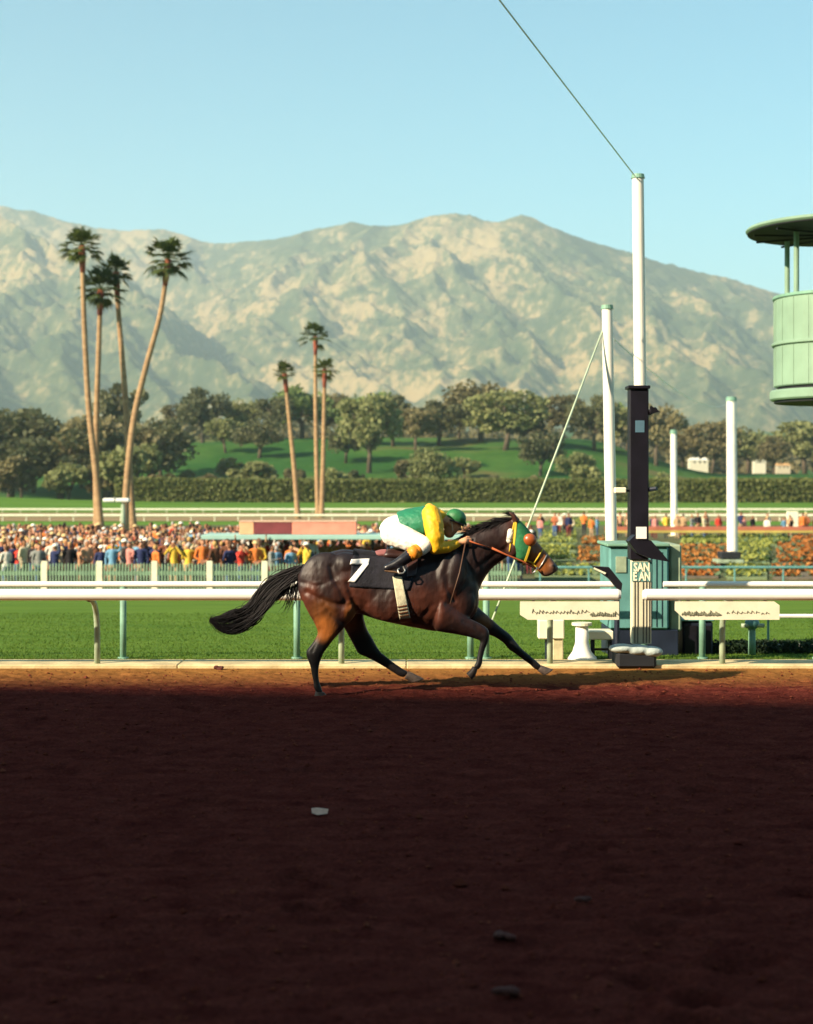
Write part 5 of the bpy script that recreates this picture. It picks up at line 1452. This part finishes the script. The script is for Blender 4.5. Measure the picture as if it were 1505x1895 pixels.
SK = [mat('skin_tone', c_, .6, .08, 10) for c_ in ((.32,.14,.07), (.22,.095,.045), (.40,.19,.11), (.16,.07,.04))]
def person_mesh(pose, hat, voxel, seed):
    """standing figure 1.74 m tall facing -Y, feet on z = 0; faces sorted into skin, shirt, trousers, head covering, shoes"""
    r = random.Random(seed); m = MB()
    m.limb([(0,0,.90),(0,.0,1.12),(0,0,1.36)], [.150,.135,.150]); m.limb([(-.10,0,1.40),(.10,0,1.40)], [.095,.095]); m.limb([(-.05,0,1.2),(.05,0,1.2)], [.12,.12])
    m.limb([(0,0,1.42),(0,-.015,1.54)], [.060,.055])
    m.ball((0,-.015,1.635), (.078,.098,.112), 14, 10); m.limb([(0,-.11,1.63),(0,-.122,1.615)], [.014,.016], 6)
    m.limb([(0,-.06,1.575),(0,-.085,1.57)], [.045,.03], 8)
    for s in (-1, 1):
        st = .09 if pose != 'stride' else .10; fy = 0 if pose != 'stride' else .16*s
        m.limb([(s*.09,0,.90),(s*st,fy*.4-.02,.50),(s*st,fy,.09)], [.098,.066,.045]); m.limb([(s*st,fy+.02,.05),(s*st,fy-.15,.035)], [.045,.035])
        m.ball((s*.080,-.01,1.63), (.012,.018,.028), 6, 5)
        if pose == 'down' or pose == 'stride': A = [(s*.19,0,1.40),(s*.25,.02,1.12),(s*.24,-.10,.88)]
        elif pose == 'read': A = [(s*.19,0,1.40),(s*.25,-.04,1.13),(s*.09,-.30,1.20)]
        elif pose == 'glasses': A = [(s*.19,0,1.40),(s*.30,-.16,1.27),(s*.07,-.17,1.58)]
        elif pose == 'wave': A = [(s*.19,0,1.40),(s*.30,-.05,1.50),(s*.27,-.10,1.80)] if s > 0 else [(s*.19,0,1.40),(s*.25,.02,1.12),(s*.24,-.10,.88)]
        else: A = [(s*.19,0,1.40),(s*.28,0,1.12),(s*.10,-.14,.98)]
        m.limb(A, [.062,.046,.034]); h = Vector(A[2]); d = (h-Vector(A[1])).normalized()
        for k in range(4): m.limb([h+d*.03+Vector((0,0,.0)), h+d*.13+Vector(((k-1.5)*.018,0,-.006*k))], [.026,.011], 6)
        m.limb([h+d*.02, h+d*.07+Vector((-s*.045,-.01,0))], [.02,.012], 6)
    if hat: m.tube([(0,-.02,1.665),(0,-.02,1.68)], [.16,.155], 18); m.ball((0,-.01,1.70), (.095,.105,.075), 14, 8)
    else: m.ball((0,.012,1.655), (.088,.098,.105), 14, 9)
    me = remesh(m, voxel, 1)
    n = len(me.polygons); c_ = np.empty(n*3, dtype=np.float32); me.polygons.foreach_get('center', c_); c_ = c_.reshape(-1, 3)
    ix = np.full(n, 1)
    ix[c_[:, 2] < .93] = 2
    arm = np.abs(c_[:, 0]) > .17
    ix[(c_[:, 2] < 1.25) & arm & (c_[:, 2] > .6)] = 1
    for s in (-1, 1):
        hd_ = {'down': (s*.24,-.12,.82), 'stride': (s*.24,-.12,.82), 'read': (s*.05,-.36,1.22), 'glasses': (s*.02,-.17,1.64), 'wave': (s*.26,-.11,1.88) if s > 0 else (s*.24,-.12,.82)}.get(pose, (s*.04,-.19,.95))
        ix[np.linalg.norm(c_-np.array(hd_), axis=1) < .11] = 0
    head = (c_[:, 2] > 1.49) & (np.hypot(c_[:, 0], c_[:, 1]) < .17) & (np.abs(c_[:, 0]) < .12)
    ix[head] = 0
    if hat: ix[(c_[:, 2] > 1.655) & (np.hypot(c_[:, 0], c_[:, 1]) < .20)] = 3
    else: ix[((c_[:, 2] > 1.69) | ((c_[:, 1] > .0) & (c_[:, 2] > 1.57))) & head] = 3
    ix[c_[:, 2] < .075] = 4
    me.polygons.foreach_set('material_index', ix.astype(np.int32))
    for q in (SK[0], SM['white'], TM['dark'], HM['dark hair'], M['black']): me.materials.append(q)
    me.update(); return me
POSES = ['down', 'read', 'glasses', 'cross', 'stride', 'wave']
PM = {}
for i, p in enumerate(POSES):
    for hat in (0, 1): PM[(p, hat)] = person_mesh(p, hat, .026, i)
PT = {'down': 'arms at the sides', 'read': 'reading a held-up paper', 'glasses': 'hands raised to the eyes', 'cross': 'hands clasped in front', 'stride': 'caught mid-step', 'wave': 'one arm raised'}
rc = random.Random(77)
combos = [(s, h, t, p) for s in SHIRTS for h in HAIRC for t in TRO for p in POSES]
rc.shuffle(combos)
wts = {'white': .7, 'red': 1.6, 'orange': 1.6, 'yellow': 1.1, 'light blue': 1.1, 'navy': 1.6, 'tan': 1.1, 'brown': 1.5, 'cream': .8, 'rust': 1.6, 'grey': .8, 'dark green': .4, 'pink': .7, 'black': 1.8, 'peach': 1.0}
combos = [c_ for c_ in combos if rc.random() < wts[c_[0]]/1.6*(.35 if 'hat' in c_[1] else 1)]
spots = []
row = 0; Yr = 59.9
while len(spots) < 300:
    xa, xb = P(-25, 0, Yr)[0], P(min(740+row*16, 985), 0, Yr)[0]; x = xa+rc.uniform(0, .4)
    while x < xb:
        ph = CX+x*FPX/Yr
        hide = 575 < ph < 800 and row < 5
        if not hide: spots.append((x, Yr+rc.uniform(-.3, .5)))
        x += rc.uniform(.44, .70)
    row += 1; Yr += .85
spots = spots[:300]; YEND = Yr
first = {}
for i, (x, Y) in enumerate(spots):
    s, h, t, p = combos[i]; hat = 1 if 'hat' in h else 0
    me = PM[(p, hat)]; key = (p, hat)
    if key not in first:
        o = link('person', me); first[key] = o
    else:
        o = first[key].copy(); COL.objects.link(o)
    o.location = (x, Y, tz1(x, Y)); o.rotation_euler = (0, 0, rc.uniform(-1.1, 1.1)+.3+(3.14 if rc.random() < .3 and 'hair' in h else 0)); k = rc.uniform(.88, 1.07); o.scale = (k, k, k)
    for j, m in enumerate((SK[rc.choice([0, 0, 1, 2, 2, 3])], SM[s], TM[t], HM[h])):
        o.material_slots[j].link = 'OBJECT'; o.material_slots[j].material = m
    a = 'an' if s[0] in 'aeiou' else 'a'
    tag(o, f"spectator in {s} top and {t} trousers, {h.replace('a ', '')}, {PT[p]}", 'person', 'spectators standing behind the picket fence')
# everyone farther back: one mass
def crowd(name, pts, label, seed):
    r = random.Random(seed); V = []; F = []; MI = []; off = 0
    mats_ = [SK[0], SK[1], SK[2]]+[SM[k] for k in SM]+[TM[k] for k in TM]+[HM[k] for k in HM]
    sk = list(SM); 
    low = {}
    for p in ('down', 'cross', 'read'):
        for hat in (0, 1):
            me = person_mesh(p, hat, .052, 5)
            n = len(me.vertices); v = np.empty(n*3, dtype=np.float32); me.vertices.foreach_get('co', v); v = v.reshape(-1, 3)
            f = np.array([list(q.vertices) for q in me.polygons if len(q.vertices) == 4]); mi = np.array([q.material_index for q in me.polygons if len(q.vertices) == 4])
            low[(p, hat)] = (v, f, mi); bpy.data.meshes.remove(me)
    ws = [wts[k] for k in sk]
    for (x, Y) in pts:
        h = r.choices(list(HAIRC), (5, 5, 1, .8, .8, 1))[0]; p = r.choice(['down', 'cross', 'read']); v, f, mi = low[(p, 1 if 'hat' in h else 0)]
        a = r.uniform(-1, 1)+.3+(3.14 if r.random() < .45 else 0); k = r.uniform(.86, 1.08); ca, sa = math.cos(a)*k, math.sin(a)*k
        w = np.stack([v[:, 0]*ca-v[:, 1]*sa+x, v[:, 0]*sa+v[:, 1]*ca+Y, v[:, 2]*k+tz1(x, Y)], 1)
        s = r.choices(range(len(sk)), ws)[0]
        lut = np.array([r.randint(0, 2), 3+s, 3+len(sk)+r.randint(0, 3), 3+len(sk)+4+list(HAIRC).index(h), 3+len(sk)])
        V.append(w); F.append(f+off); MI.append(lut[mi]); off += len(v)
    o = npmesh(name, np.concatenate(V), np.concatenate(F), mats_)
    o.data.polygons.foreach_set('material_index', np.concatenate(MI).astype(np.int32))
    tag(o, label, 'crowd', kind='stuff')
pts = []; Y = YEND
while Y < 88:
    x = P(-25, 0, Y)[0]; lim = P(985, 0, Y)[0]
    thin = 1.0 if Y < 92 else 1.7
    while x < lim: pts.append((x, Y+rc.uniform(-.4, .4))); x += rc.uniform(.38, .85)
    Y += 1.05
crowd('crowd', pts, 'dense crowd of spectators farther back on the infield', 1)
pts = []
for Y in (112, 114, 116.5):
    x = P(1000, 0, Y)[0]
    while x < P(1540, 0, Y)[0]: pts.append((x, Y+rc.uniform(-1, 1))); x += rc.uniform(.6, 1.9)
crowd('far_crowd', pts, 'thin line of far spectators behind the banner fence at right', 2)
